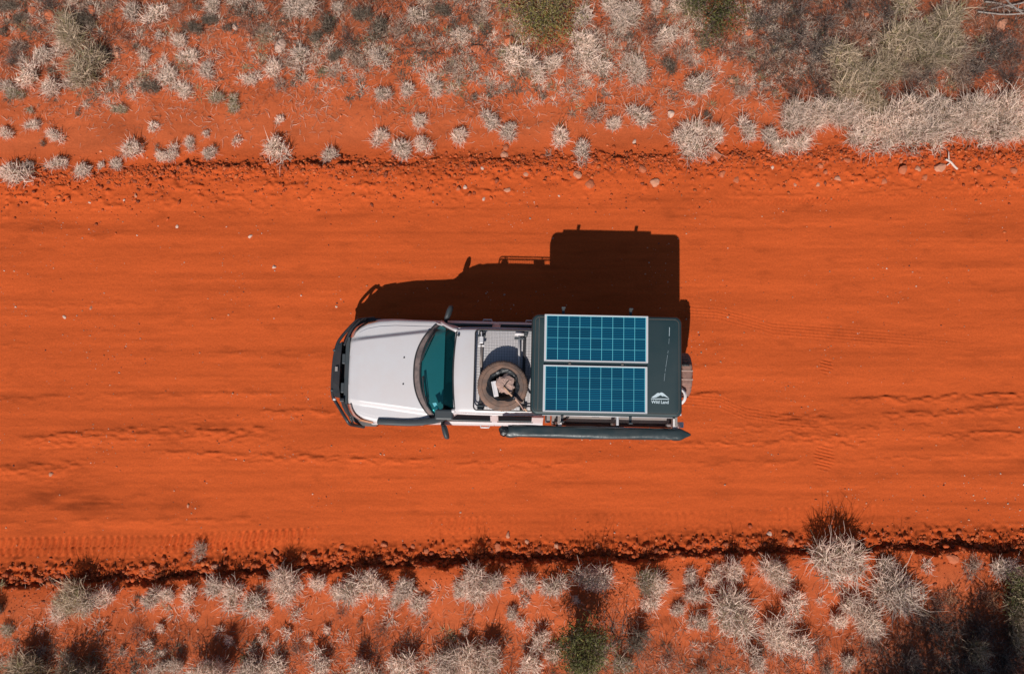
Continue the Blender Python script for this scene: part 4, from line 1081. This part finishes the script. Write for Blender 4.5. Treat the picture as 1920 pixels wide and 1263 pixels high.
for i, (px, py, r, k) in enumerate(items):
    R = r / 98.0 * 1.19
    size = 's' if r < 14 else ('m' if r < 27 else 'l')
    bR, vs = TUFT[k + size]
    x, y = at(px, py + .0 * r, .35 * R); x = float(x); y = float(y)
    o = bpy.data.objects.new('grass_tuft', vs[i % len(vs)]); col.objects.link(o)
    s = R / bR
    o.location = (x, y, gz(x, y)); o.rotation_euler = (0, 0, rng.uniform(0, 6.28)); o.scale = (s * rng.uniform(.9, 1.1), s * rng.uniform(.9, 1.1), s * rng.uniform(.85, 1.25) * (1.3 if r > 38 else 2.1 if py > 1190 else 1.65 if py > 1060 else 1.2))
    od, cnt, (rr, cc) = oz[i]
    sw = 'small' if r < 14 else ('medium' if r < 27 else 'large')
    sw = 'small' if r < 14 else ('' if r < 27 else 'large')
    who = 'only' if cnt == 1 else od
    pos = ('only one ' if cnt == 1 else f'{od} from left ')
    tag(o, f"{(sw + ' ') if sw else ''}{CW[k]} grass tuft, {pos}{rr}, {cc}", 'grass tuft', 'grass tufts on the verges')

# ---- litter: straws, twigs and low dead grass that nobody could count
def scatter(nwant, dens, seed, pxr=(-120, 2040), pyr=(-80, 1330)):
    r = np.random.RandomState(seed); X, Y, PX, PY = [], [], [], []
    got = 0
    while got < nwant:
        px = r.uniform(*pxr, 40000); py = r.uniform(*pyr, 40000)
        p = dens(px, py); m_ = r.rand(40000) < p
        x, y = at(px[m_], py[m_]); X.append(x); Y.append(y); PX.append(px[m_]); PY.append(py[m_]); got += m_.sum()
    c = lambda a: np.concatenate(a)[:nwant]
    return c(X), c(Y), c(PX), c(PY)
def straws(x, y, seed, L=(.05, .16), W=.006, up=.25, pal=None, lift=.03, direction=None):
    r = np.random.RandomState(seed); n_ = len(x)
    z = gza(x, y) + .004
    az = r.uniform(0, 2 * PI, n_) if direction is None else direction + r.normal(0, .7, n_)
    ln_ = r.uniform(*L, n_); el = np.abs(r.normal(0, up, n_))
    dx = np.cos(az) * np.cos(el); dy = np.sin(az) * np.cos(el); dz = np.sin(el)
    b = r.normal(0, .35, n_)
    P0 = np.stack([x, y, z + r.uniform(0, lift, n_)], -1); D = np.stack([dx, dy, dz], -1)
    S = np.stack([-dy, dx, r.normal(0, .3, n_)], -1); S /= np.linalg.norm(S, axis=1)[:, None]
    P1 = P0 + D * (ln_ * .5)[:, None]; D2 = D + S * b[:, None]; D2[:, 2] -= .2
    P2 = P1 + D2 * (ln_ * .5)[:, None]; P2[:, 2] = np.maximum(P2[:, 2], z - .0)
    w_ = (W * r.uniform(.6, 1.3, n_))[:, None]
    VV = np.stack([P0 - S * w_ / 2, P0 + S * w_ / 2, P1 - S * w_ / 2.4, P1 + S * w_ / 2.4, P2 - S * w_ / 8, P2 + S * w_ / 8], 1).reshape(-1, 3)
    b0 = (np.arange(n_) * 6)[:, None]
    FF = np.concatenate([b0 + np.array([[0, 1, 3, 2]]), b0 + np.array([[2, 3, 5, 4]])], 0)
    T = np.repeat(pal(r, n_), 6, 0)
    return VV, FF, T
def stuff(nm, label, cat, VV, FF, T, mat):
    me = blade_mesh(nm, VV, FF, T, mat); o = bpy.data.objects.new(nm, me); col.objects.link(o)
    return tag(o, label, cat, kind='stuff')
def P2(colors, wts):
    colors = np.array(colors)
    def f(r, n_): return colors[r.choice(len(colors), n_, p=wts)] * r.uniform(.6, 1.15, n_)[:, None]
    return f
def clumpf(px, py, s, seed, lo=0., hi=.5): return sstep(lo, hi, fbm(px / 98, py / 98, s, s, seed, 3))
def d_pale(px, py):
    up = sstep(305, 120, py) * 0 + (1 - sstep(150, 290, py))
    dn = sstep(1075, 1110, py) * (.45 + .55 * sstep(1180, 1240, py))
    c = clumpf(px, py, .8, 61, -.5, .6)
    return np.clip((up * .7 + dn * .45) * (.25 + .85 * c), 0, 1)
x, y, px, py = scatter(19000, d_pale, 5)
stuff('straw_litter', 'scattered pale straw and broken grass stems over both verges', 'straw', *straws(x, y, 6, (.05, .17), .0062, .25, P2([(.82, .62, .50), (.64, .38, .25), (.40, .24, .16)], [.5, .32, .18])), M['blade'])
def d_dark(px, py):
    a = (1 - sstep(120, 200, py + 40 * vn(px / 98, py / 98, 1.2, 1.2, 70))) * sstep(1380, 1480, px) * 1.0
    b = (1 - sstep(90, 150, py)) * .45
    c = sstep(1150, 1220, py) * .35 + sstep(1090, 1140, py) * sstep(1600, 1720, px) * .8
    return np.clip((a + b + c) * (.25 + .9 * clumpf(px, py, .7, 71, -.4, .5)), 0, 1)
x, y, px, py = scatter(31000, d_dark, 8)
stuff('dead_undergrowth', 'low dark brown and grey dead undergrowth matted over the scrub', 'undergrowth', *straws(x, y, 9, (.07, .22), .0068, .55, P2([(.09, .06, .05), (.20, .11, .08), (.15, .135, .12), (.40, .29, .23), (.08, .08, .05)], [.32, .28, .14, .14, .12]), .10), M['blade'])
def d_red(px, py):
    a = (1 - sstep(180, 260, py)); c = sstep(1100, 1170, py) * (.4 + .6 * sstep(1170, 1230, py))
    return np.clip((a * .8 + c * .6) * (.3 + .8 * clumpf(px, py, .9, 75, -.3, .6)), 0, 1)
x, y, px, py = scatter(20000, d_red, 12)
stuff('dry_stubble', 'reddish brown dry stubble and fallen stems among the grass tufts', 'stubble', *straws(x, y, 13, (.03, .11), .0055, .35, P2([(.42, .14, .07), (.28, .12, .08), (.55, .33, .22), (.18, .11, .08)], [.35, .3, .2, .15]), .03), M['blade'])

# low fuzzy tussocks between the big tufts, too many and too merged to count
def d_low(px, py):
    a = (1 - sstep(110, 215, py + 35 * vn(px / 98, py / 98, 1.4, 1.4, 90))); c = sstep(1190, 1250, py) * .40 + sstep(1085, 1110, py) * .07
    return np.clip((a + c) * (.12 + 1.0 * clumpf(px, py, .8, 91, -.2, .5)), 0, 1)
cx, cy, px, py = scatter(2100, d_low, 92)
rr_ = np.random.RandomState(93); NB = 34
rad = np.clip(rr_.lognormal(-2.4, .45, len(cx)), .04, .24); ang = rr_.uniform(0, 2 * PI, (len(cx), NB)); q_ = rad[:, None] * np.sqrt(rr_.rand(len(cx), NB)) * .8
X_ = (cx[:, None] + q_ * np.cos(ang)).ravel(); Y_ = (cy[:, None] + q_ * np.sin(ang)).ravel()
kind_ = rr_.choice(4, len(cx), p=[.50, .22, .18, .10]); PAL_ = np.array([(.88, .69, .55), (.52, .36, .26), (.22, .165, .12), (.42, .36, .20)])
TT = np.repeat(PAL_[kind_] * rr_.uniform(.8, 1.1, (len(cx), 1)), NB, 0)
stuff('low_tussocks', 'low fuzzy dead grass clumps filling the ground between the bigger tufts', 'grass', *straws(X_, Y_, 94, (.06, .15), .0085, .75, lambda r, n_: TT * r.uniform(.75, 1.15, (n_, 1)), .01, ang.ravel()), M['blade'])

# ---- clods and grit
ico = bmesh.new(); bmesh.ops.create_icosphere(ico, subdivisions=1, radius=1); IV = np.array([v.co[:] for v in ico.verts]); IF = np.array([[v.index for v in f.verts] for f in ico.faces]); ico.free()
def pebbles(x, y, s, seed, flat=.65, sink=.3):
    r = np.random.RandomState(seed); n_ = len(x); z = gza(x, y)
    J = IV[None] * r.uniform(.65, 1.3, (n_, 12, 1)); a = r.uniform(0, 6.28, n_); c, s_ = np.cos(a)[:, None], np.sin(a)[:, None]
    sx = s[:, None] * r.uniform(.8, 1.3, (n_, 1)); sy = s[:, None] * r.uniform(.7, 1.1, (n_, 1)); sz = s[:, None] * flat * r.uniform(.7, 1.2, (n_, 1))
    X = J[..., 0] * sx; Y = J[..., 1] * sy; Z = J[..., 2] * sz
    VV = np.stack([X * c - Y * s_ + x[:, None], X * s_ + Y * c + y[:, None], Z + z[:, None] + sz * (.5 - sink)], -1).reshape(-1, 3)
    FF = (IF[None] + (np.arange(n_) * 12)[:, None, None]).reshape(-1, 3)
    return VV, FF
def pebble_obj(nm, label, x, y, s, seed, pal, **k):
    VV, FF = pebbles(x, y, s, seed, **k); r = np.random.RandomState(seed)
    T = np.repeat(pal(r, len(x)), 12, 0)
    return stuff(nm, label, nm.split('_')[-1], VV, FF, T, M['twig'])
r = np.random.RandomState(31)
n1 = 5200; bxx = r.uniform(-10.6, 10.6, n1); dd = np.abs(r.normal(0, 1, n1)) * .16 - .02 + .0
byy = bank_y(bxx) + dd; s1 = np.clip(r.lognormal(-4.0, .55, n1), .006, .058)
n2 = 4200; cxx = r.uniform(-10.6, 10.6, n2); cyy = ridge_y(cxx) + r.normal(-.05, .13, n2) ; s2 = np.clip(r.lognormal(-4.1, .55, n2), .006, .048)
n3 = 2600; exx = r.uniform(-10.6, 10.6, n3); eyy = ridge_y(exx) - np.abs(r.normal(.1, .42, n3)); s3 = np.clip(r.lognormal(-4.35, .6, n3), .005, .042)
n4 = 1800; fxx = r.uniform(-10.6, 10.6, n4); fyy = bank_y(fxx) - np.abs(r.normal(0, .25, n4)); s4 = np.clip(r.lognormal(-4.4, .5, n4), .006, .03)
pal_clod = P2([(.50, .095, .026), (.40, .08, .026), (.55, .13, .04), (.30, .07, .03)], [.4, .3, .2, .1])
pebble_obj('dirt_clods', 'loose red clods along both graded road edges', np.concatenate([bxx, cxx, exx, fxx]), np.concatenate([byy, cyy, eyy, fyy]), np.concatenate([s1, s2, s3, s4]), 32, pal_clod)
def d_grit(px, py):
    return np.clip((.12 + .7 * clumpf(px, py, .9, 81, .15, .8)) * ((py > 330) & (py < 1050)), 0, 1)
x, y, px, py = scatter(3400, d_grit, 33)
pebble_obj('road_grit', 'tiny pale pebbles sprinkled over the red road surface', x, y, np.clip(np.random.RandomState(34).lognormal(-4.9, .45, len(x)), .004, .02), 35, P2([(.62, .32, .20), (.68, .48, .38), (.50, .13, .05), (.2, .06, .04)], [.36, .18, .34, .12]))
x, y, px, py = scatter(2600, lambda a, b: ((b < 300) | (b > 1090)) * (.2 + .8 * clumpf(a, b, 1.1, 83, 0, .7)), 36)
pebble_obj('verge_gravel', 'small red and pinkish stones scattered through the verge grass', x, y, np.clip(np.random.RandomState(37).lognormal(-4.4, .5, len(x)), .006, .035), 38, P2([(.55, .15, .06), (.58, .26, .16), (.45, .10, .04)], [.5, .2, .3]))

# ---- single stones
def stone_mesh(seed, flat, mat):
    bm = bmesh.new(); bmesh.ops.create_icosphere(bm, subdivisions=2, radius=1)
    rs_ = random.Random(seed)
    planes = [Vector((rs_.gauss(0, 1), rs_.gauss(0, 1), rs_.gauss(.3, .7))).normalized() for _ in range(7)]
    for v in bm.verts:
        n0 = v.co.normalized(); d = min([.70 / max(.25, n0.dot(p)) if n0.dot(p) > .25 else 9 for p in planes] + [1.2])
        v.co = n0 * d * (1 + rs_.uniform(-.03, .03)); v.co.z *= flat; v.co.x *= 1.1; v.co.y *= .85
    me = bpy.data.meshes.new('stone'); bm.to_mesh(me); bm.free(); me.materials.append(mat); return me
STN = {k: [stone_mesh(s + ord(k), f, M[mm]) for s, f in ((1, .55), (2, .45), (3, .7), (4, .5), (5, .6))] for k, mm in (('o', 'rock_o'), ('p', 'rock_p'), ('w', 'rock_w'))}
STD = """1873 50 13 p|1907 17 8 o|1403 63 9 o|1487 72 9 o|1458 138 8 p|1372 152 6 p|1813 122 5 o|1620 33 6 o|1340 292 13 o|1328 308 5 o|1447 315 4 w|1570 335 6 p|1538 312 7 o|1588 302 6 o|1657 340 7 o|1688 320 10 o|1718 318 8 p|1760 315 11 p|1688 303 5 o|1733 333 7 o|1900 320 7 o|1913 302 5 o|1490 298 5 o|1353 327 8 o|1380 337 7 o|1490 347 4 p|1533 347 5 p|1547 323 5 o|1627 283 5 o|1600 120 8 o|1850 100 6 o|1790 20 6 o
953 80 17 o|898 95 14 o|913 87 6 o|1107 348 10 o|1227 343 9 p|1082 330 8 p|952 357 7 p|985 328 5 p|1203 320 9 o|872 352 4 w|907 373 5 w|905 317 4 w|945 292 8 p|950 277 7 o|1258 215 7 w|1190 265 4 w|990 240 4 p|1048 367 4 w|1170 85 9 o|1163 100 6 o|860 355 5 o
530 87 13 w|445 57 8 w|222 103 11 p|180 25 12 o|97 33 15 o|63 22 10 o|30 62 6 o|67 63 6 o|77 68 6 o|547 67 8 o|493 70 6 o|470 70 6 o|255 367 6 p|233 375 4 w|168 380 4 w|20 35 6 o
469 443 7 w|332 424 5 w|514 500 6 w|171 577 5 p|121 595 5 w|257 441 3 w|631 575 4 w|97 888 6 p|353 948 5 p|1043 1023 7 p|933 1026 9 o|952 1003 6 p|988 1015 5 p|405 1060 7 p|287 1060 6 o|1773 1043 12 o|1442 1000 6 w|1610 998 6 o|1480 1013 8 o|1360 1020 6 o|1340 1026 6 o|640 1024 6 o|720 1020 6 o|775 1024 5 o|860 1030 6 o|270 1070 6 o|800 1033 6 o|1120 1022 6 o|570 1040 6 o|517 1035 6 o"""
stones = []
for chunk in STD.replace('\n', '|').split('|'):
    a = chunk.split(); stones.append((float(a[0]), float(a[1]), float(a[2]), a[3]))
oz = ordinals(stones, lambda it: it[3])
SW = {'o': 'red', 'p': 'pinkish', 'w': 'pale'}
for i, (px, py, r_, k) in enumerate(stones):
    s = r_ / 98 * (.72 if 360 < py < 1000 else 1.05)
    x, y = map(float, at(px, py, .0))
    o = bpy.data.objects.new('stone', STN[k][(i * 7) % 5]); col.objects.link(o)
    o.location = (x, y, gz(x, y) + s * .02); o.scale = (s * rng.uniform(.9, 1.15), s * rng.uniform(.8, 1.1), s); o.rotation_euler = (rng.uniform(-.15, .15), rng.uniform(-.15, .15), rng.uniform(0, 6.28))
    od, cnt, (rr, cc) = oz[i]
    pos = ('only one ' if cnt == 1 else f'{od} from left ')
    tag(o, f"{'large ' if r_ >= 11 else 'small ' if r_ < 6 else ''}{SW[k]} stone, {pos}{rr}, {cc}", 'stone', 'loose stones beside the road')

# ---- bleached stick and grey dead branches
def gthing_mesh(name, vf, mat, label, cat, group=None):
    o = mesh_obj(name, vf[0], vf[1], mat, None, True); return tag(o, label, cat, group)
x, y = map(float, at(1775, 303)); z = gz(x, y)
gthing_mesh('forked_stick', merge(tube_vf(smoothpath([(x - .06, y + .02, z + .03), (x + .02, y - .03, z + .05), (x + .10, y - .12, z + .03), (x + .17, y - .17, z + .01)], 1), .022, 6, taper=None), tube_vf([(x, y, z + .04), (x - .02, y + .16, z + .08)], .012, 5), tube_vf([(x + .03, y - .04, z + .04), (x - .04, y - .10, z + .02)], .012, 5)), M['bone'], 'bleached forked stick lying at the upper road edge on the right', 'stick')
for i, (a, b) in enumerate([((1838, 12), (1920, 30)), ((1850, 28), (1925, 8)), ((1825, 32), (1915, 38)), ((1870, 0), (1900, 45)), ((1845, -4), (1925, 20))]):
    p0 = at(*a); p1 = at(*b); x0, y0, x1, y1 = map(float, (*p0, *p1))
    pts = [(x0 + (x1 - x0) * t, y0 + (y1 - y0) * t + .03 * math.sin(t * 5 + i), gz(x0, y0) + .04 + .05 * i * t + .03) for t in (0, .25, .5, .75, 1)]
    br = [tube_vf(smoothpath(pts, 1), .016, 6)]
    for t in (1, 2, 3):
        q = Vector(pts[t]); br.append(tube_vf([q, q + Vector((rng.uniform(-.1, .2), rng.choice((-1, 1)) * rng.uniform(.1, .22), .05))], .007, 4))
    gthing_mesh('dead_branch', merge(*br), simple('grey_deadwood', (.30, .25, .22), .9), f'grey dead branch, {ORD[i]} of five piled in the top right corner', 'branch', 'dead branches in the top right corner')

# ---- dead brush clumps (twiggy shrubs)
def pal_t(c): return lambda r: np.array(c) * r.uniform(.5, 1.2)
def twig_shrub(R, Hh, n_, rng_, cols, wdt=.007):
    V_, F_, T_ = [], [], []; off = 0
    for i in range(n_):
        az = rng_.uniform(0, 2 * PI); th = rng_.uniform(.15, 1.25)
        p = np.array([rng_.gauss(0, .15 * R), rng_.gauss(0, .15 * R), -.02]); d = np.array([math.cos(az) * math.sin(th), math.sin(az) * math.sin(th), math.cos(th)])
        L_ = rng_.uniform(.6, 1.05) * math.hypot(R, Hh) * .85; tint = np.array(rng_.choice(cols)) * rng_.uniform(.6, 1.15)
        stack_ = [(p, d, L_, wdt * 1.3, 0)]
        while stack_:
            p, d, L_, w_, lev = stack_.pop()
            pts = [p]; 
            for s in range(3):
                d = d + np.array([rng_.gauss(0, .22), rng_.gauss(0, .22), rng_.gauss(-.04, .12)]); d /= np.linalg.norm(d); p = p + d * L_ / 3; pts.append(p)
                if lev < 2 and rng_.random() < (.95 if lev == 0 else .6):
                    dd_ = d + np.array([rng_.gauss(0, .7), rng_.gauss(0, .7), rng_.gauss(0, .4)]); dd_ /= np.linalg.norm(dd_)
                    stack_.append((p, dd_, L_ * rng_.uniform(.3, .55), w_ * .7, lev + 1))
            side = np.cross(d, [rng_.gauss(0, 1), rng_.gauss(0, 1), rng_.gauss(0, 1)]); side /= np.linalg.norm(side) + 1e-9
            b_ = len(V_)
            for s, q in enumerate(pts):
                ww = w_ * (1 - .25 * s); V_.append(q - side * ww / 2); V_.append(q + side * ww / 2); T_ += [tint, tint]
            for s in range(3): F_.append((b_ + 2 * s, b_ + 2 * s + 1, b_ + 2 * s + 3, b_ + 2 * s + 2))
    V_ = np.array(V_); V_[:, 2] = np.maximum(V_[:, 2], -.02)
    return V_, np.array(F_), np.array(T_)
DC = [(.09, .065, .055), (.15, .115, .10), (.06, .05, .045), (.24, .18, .15)]
RC = [(.30, .12, .08), (.20, .10, .075), (.42, .28, .21)]
TW = {'d': [blade_mesh('twigs', *twig_shrub(.45, .38, 70, rng, DC), M['twig']) for _ in range(3)],
      'r': [blade_mesh('twigs', *twig_shrub(.40, .25, 55, rng, RC, .006), M['twig']) for _ in range(3)],
      'b': [blade_mesh('twigs', *twig_shrub(.55, 1.0, 26, rng, [(.20, .15, .12), (.30, .22, .18)], .010), M['twig'])]}
BR = """1480 77 50 d|1430 40 45 d|1530 100 44 d|1547 45 40 d|1497 167 30 r|1540 170 26 d|1863 93 46 d|1830 133 42 d|1897 145 34 d|1713 165 34 d|1740 140 30 d|1870 20 30 r|1655 25 36 d|1600 75 30 r|1385 95 34 r|1350 60 30 r|1440 120 30 r|1660 170 30 d|1900 95 30 d|1220 60 30 r|1180 90 24 r|840 130 24 r|600 20 26 r|470 60 30 r|240 70 24 r|20 110 26 d|90 10 26 d|650 70 24 d|1500 20 36 d|1590 15 30 d
1750 1180 34 d|1830 1180 40 d|1700 1235 34 d|1790 1250 36 d|1880 1235 36 d|1640 1210 26 r|1530 1215 24 r|1840 1110 28 r|1750 1130 26 r|1250 1230 28 r|720 1180 26 r|560 1210 24 r|260 1180 26 r|1330 1220 24 r|640 1150 20 r|1910 1090 26 d"""
brs = []
for chunk in BR.replace('\n', '|').split('|'):
    a = chunk.split(); brs.append((float(a[0]), float(a[1]), float(a[2]), a[3]))
oz = ordinals(brs, lambda it: it[3])
for i, (px, py, r_, k) in enumerate(brs):
    s = r_ / 98 / .45 * 1.05; x, y = map(float, at(px, py, .15))
    o = bpy.data.objects.new('dead_shrub', TW[k][i % 3]); col.objects.link(o)
    o.location = (x, y, gz(x, y)); o.scale = (s, s, s * rng.uniform(.8, 1.1)); o.rotation_euler = (0, 0, rng.uniform(0, 6.28))
    od, cnt, (rr, cc) = oz[i]; pos = ('only one ' if cnt == 1 else f'{od} from left ')
    tag(o, f"{'dark grey' if k == 'd' else 'reddish brown'} dead shrub, {pos}{rr}, {cc}", 'shrub', 'dead shrubs in the verges')
o = bpy.data.objects.new('bare_shrub', TW['b'][0]); x, y = map(float, at(1165, 1196, .4)); o.location = (x, y, gz(x, y)); col.objects.link(o)
tag(o, 'tall bare branched shrub just right of the green bush in the lower verge', 'shrub')

# ---- green bushes and trees: trunk, limbs and leaf crown
def leafy(name, px, py, R, Hh, nleaf, cols, label, cat, wz=.4, pos=None, leaf=.034, hold=0.0, seed=1, gap=.0):
    rg = random.Random(seed); x, y = map(float, at(px, py, wz)) if pos is None else pos
    e = bpy.data.objects.new(name, None); col.objects.link(e); e.location = (x, y, gz(x, y)); tag(e, label, cat)
    tubes = []; tips = []
    nst = 5 if Hh < 1.3 else 2
    for i in range(nst):
        a = 2 * PI * i / nst + rg.uniform(-.4, .4); p0 = Vector((.04 * math.cos(a), .04 * math.sin(a), -.03))
        p1 = Vector((R * .25 * math.cos(a), R * .25 * math.sin(a), Hh * .4)); r0 = .018 * Hh + .008
        tubes.append(tube_vf([p0, p1], r0, 6, taper=[1, .7]))
        for j in range(5):
            a2 = a + rg.uniform(-1, 1); q = Vector((R * rg.uniform(.35, .75) * math.cos(a2), R * rg.uniform(.35, .75) * math.sin(a2), Hh * rg.uniform(.55, .8)))
            tubes.append(tube_vf([p1, (p1 + q) / 2 + Vector((0, 0, .03)), q], r0 * .55, 5, taper=[1, .7, .4]))
            for k in range(5):
                t_ = q + Vector((rg.gauss(0, R * .2), rg.gauss(0, R * .2), rg.gauss(.05, .1) * Hh)); tubes.append(tube_vf([q, t_], r0 * .2, 4)); tips.append(t_)
    v, f = merge(*tubes); o = mesh_obj('trunk', v, f, simple('bark', (.16, .11, .085), .9), e, True)
    rn = np.random.RandomState(seed); T0 = np.array([t[:] for t in tips])
    c = T0[rn.randint(len(T0), size=nleaf)] + rn.normal(0, 1, (nleaf, 3)) * np.array([R * .19, R * .19, Hh * .10]); c[:, 2] = np.maximum(c[:, 2], .02)
    d = rn.normal(0, 1, (nleaf, 3)); d /= np.linalg.norm(d, axis=1)[:, None]; s_ = np.cross(d, rn.normal(0, 1, (nleaf, 3))); s_ /= np.linalg.norm(s_, axis=1)[:, None]
    L_ = (leaf * rn.uniform(.6, 1.4, nleaf))[:, None]; W_ = L_ * .2
    VV = np.stack([c - d * L_, c + s_ * W_, c + d * L_, c - s_ * W_], 1).reshape(-1, 3)
    FF = np.arange(nleaf * 4).reshape(-1, 4); cc_ = np.array(cols)
    T = np.repeat(cc_[rn.choice(len(cc_), nleaf)] * rn.uniform(.6, 1.25, nleaf)[:, None], 4, 0)
    me = blade_mesh('crown', VV, FF, T, M['leaf']); o = bpy.data.objects.new('crown', me); col.objects.link(o); o.parent = e
    return e
YG = [(.26, .23, .06), (.19, .18, .05), (.32, .27, .10)]
GG = [(.11, .12, .035), (.17, .16, .05), (.08, .09, .03), (.2, .19, .08)]
leafy('green_bush', 1015, 22, .74, .5, 3900, YG + [(.40, .30, .16)], 'yellow green leafy bush at the top edge above the solar panels', 'bush', .3, seed=3)
leafy('green_bush', 1335, 18, .60, .4, 2600, YG[1:2] + GG, 'dull green bush at the top edge, right of the truck', 'bush', .25, seed=4)
leafy('green_bush', 1088, 1200, .46, 1.25, 4200, YG[1:2] + GG, 'olive green bush in the lower verge below the solar panels', 'bush', .6, seed=5)
leafy('green_bush', 1905, 1110, .42, .5, 1500, GG + [(.45, .38, .22)], 'sparse green and straw bush at the right edge of the lower verge', 'bush', .3, seed=6)
leafy('shade_tree', 0, 0, 1.45, 3.3, 21000, GG, 'spreading acacia outside the picture whose shade covers the lower right corner', 'tree', pos=(7.6, -6.75), leaf=.055, seed=8)
leafy('shade_tree', 0, 0, 1.3, 2.9, 12000, GG, 'smaller acacia outside the picture shading the right end of the bottom edge', 'tree', pos=(10.2, -6.5), leaf=.055, seed=9)
leafy('shade_bush', 0, 0, .8, 1.35, 6000, GG, 'dark bush outside the picture shading the lower left corner', 'bush', pos=(-8.25, -5.3), leaf=.04, seed=10)
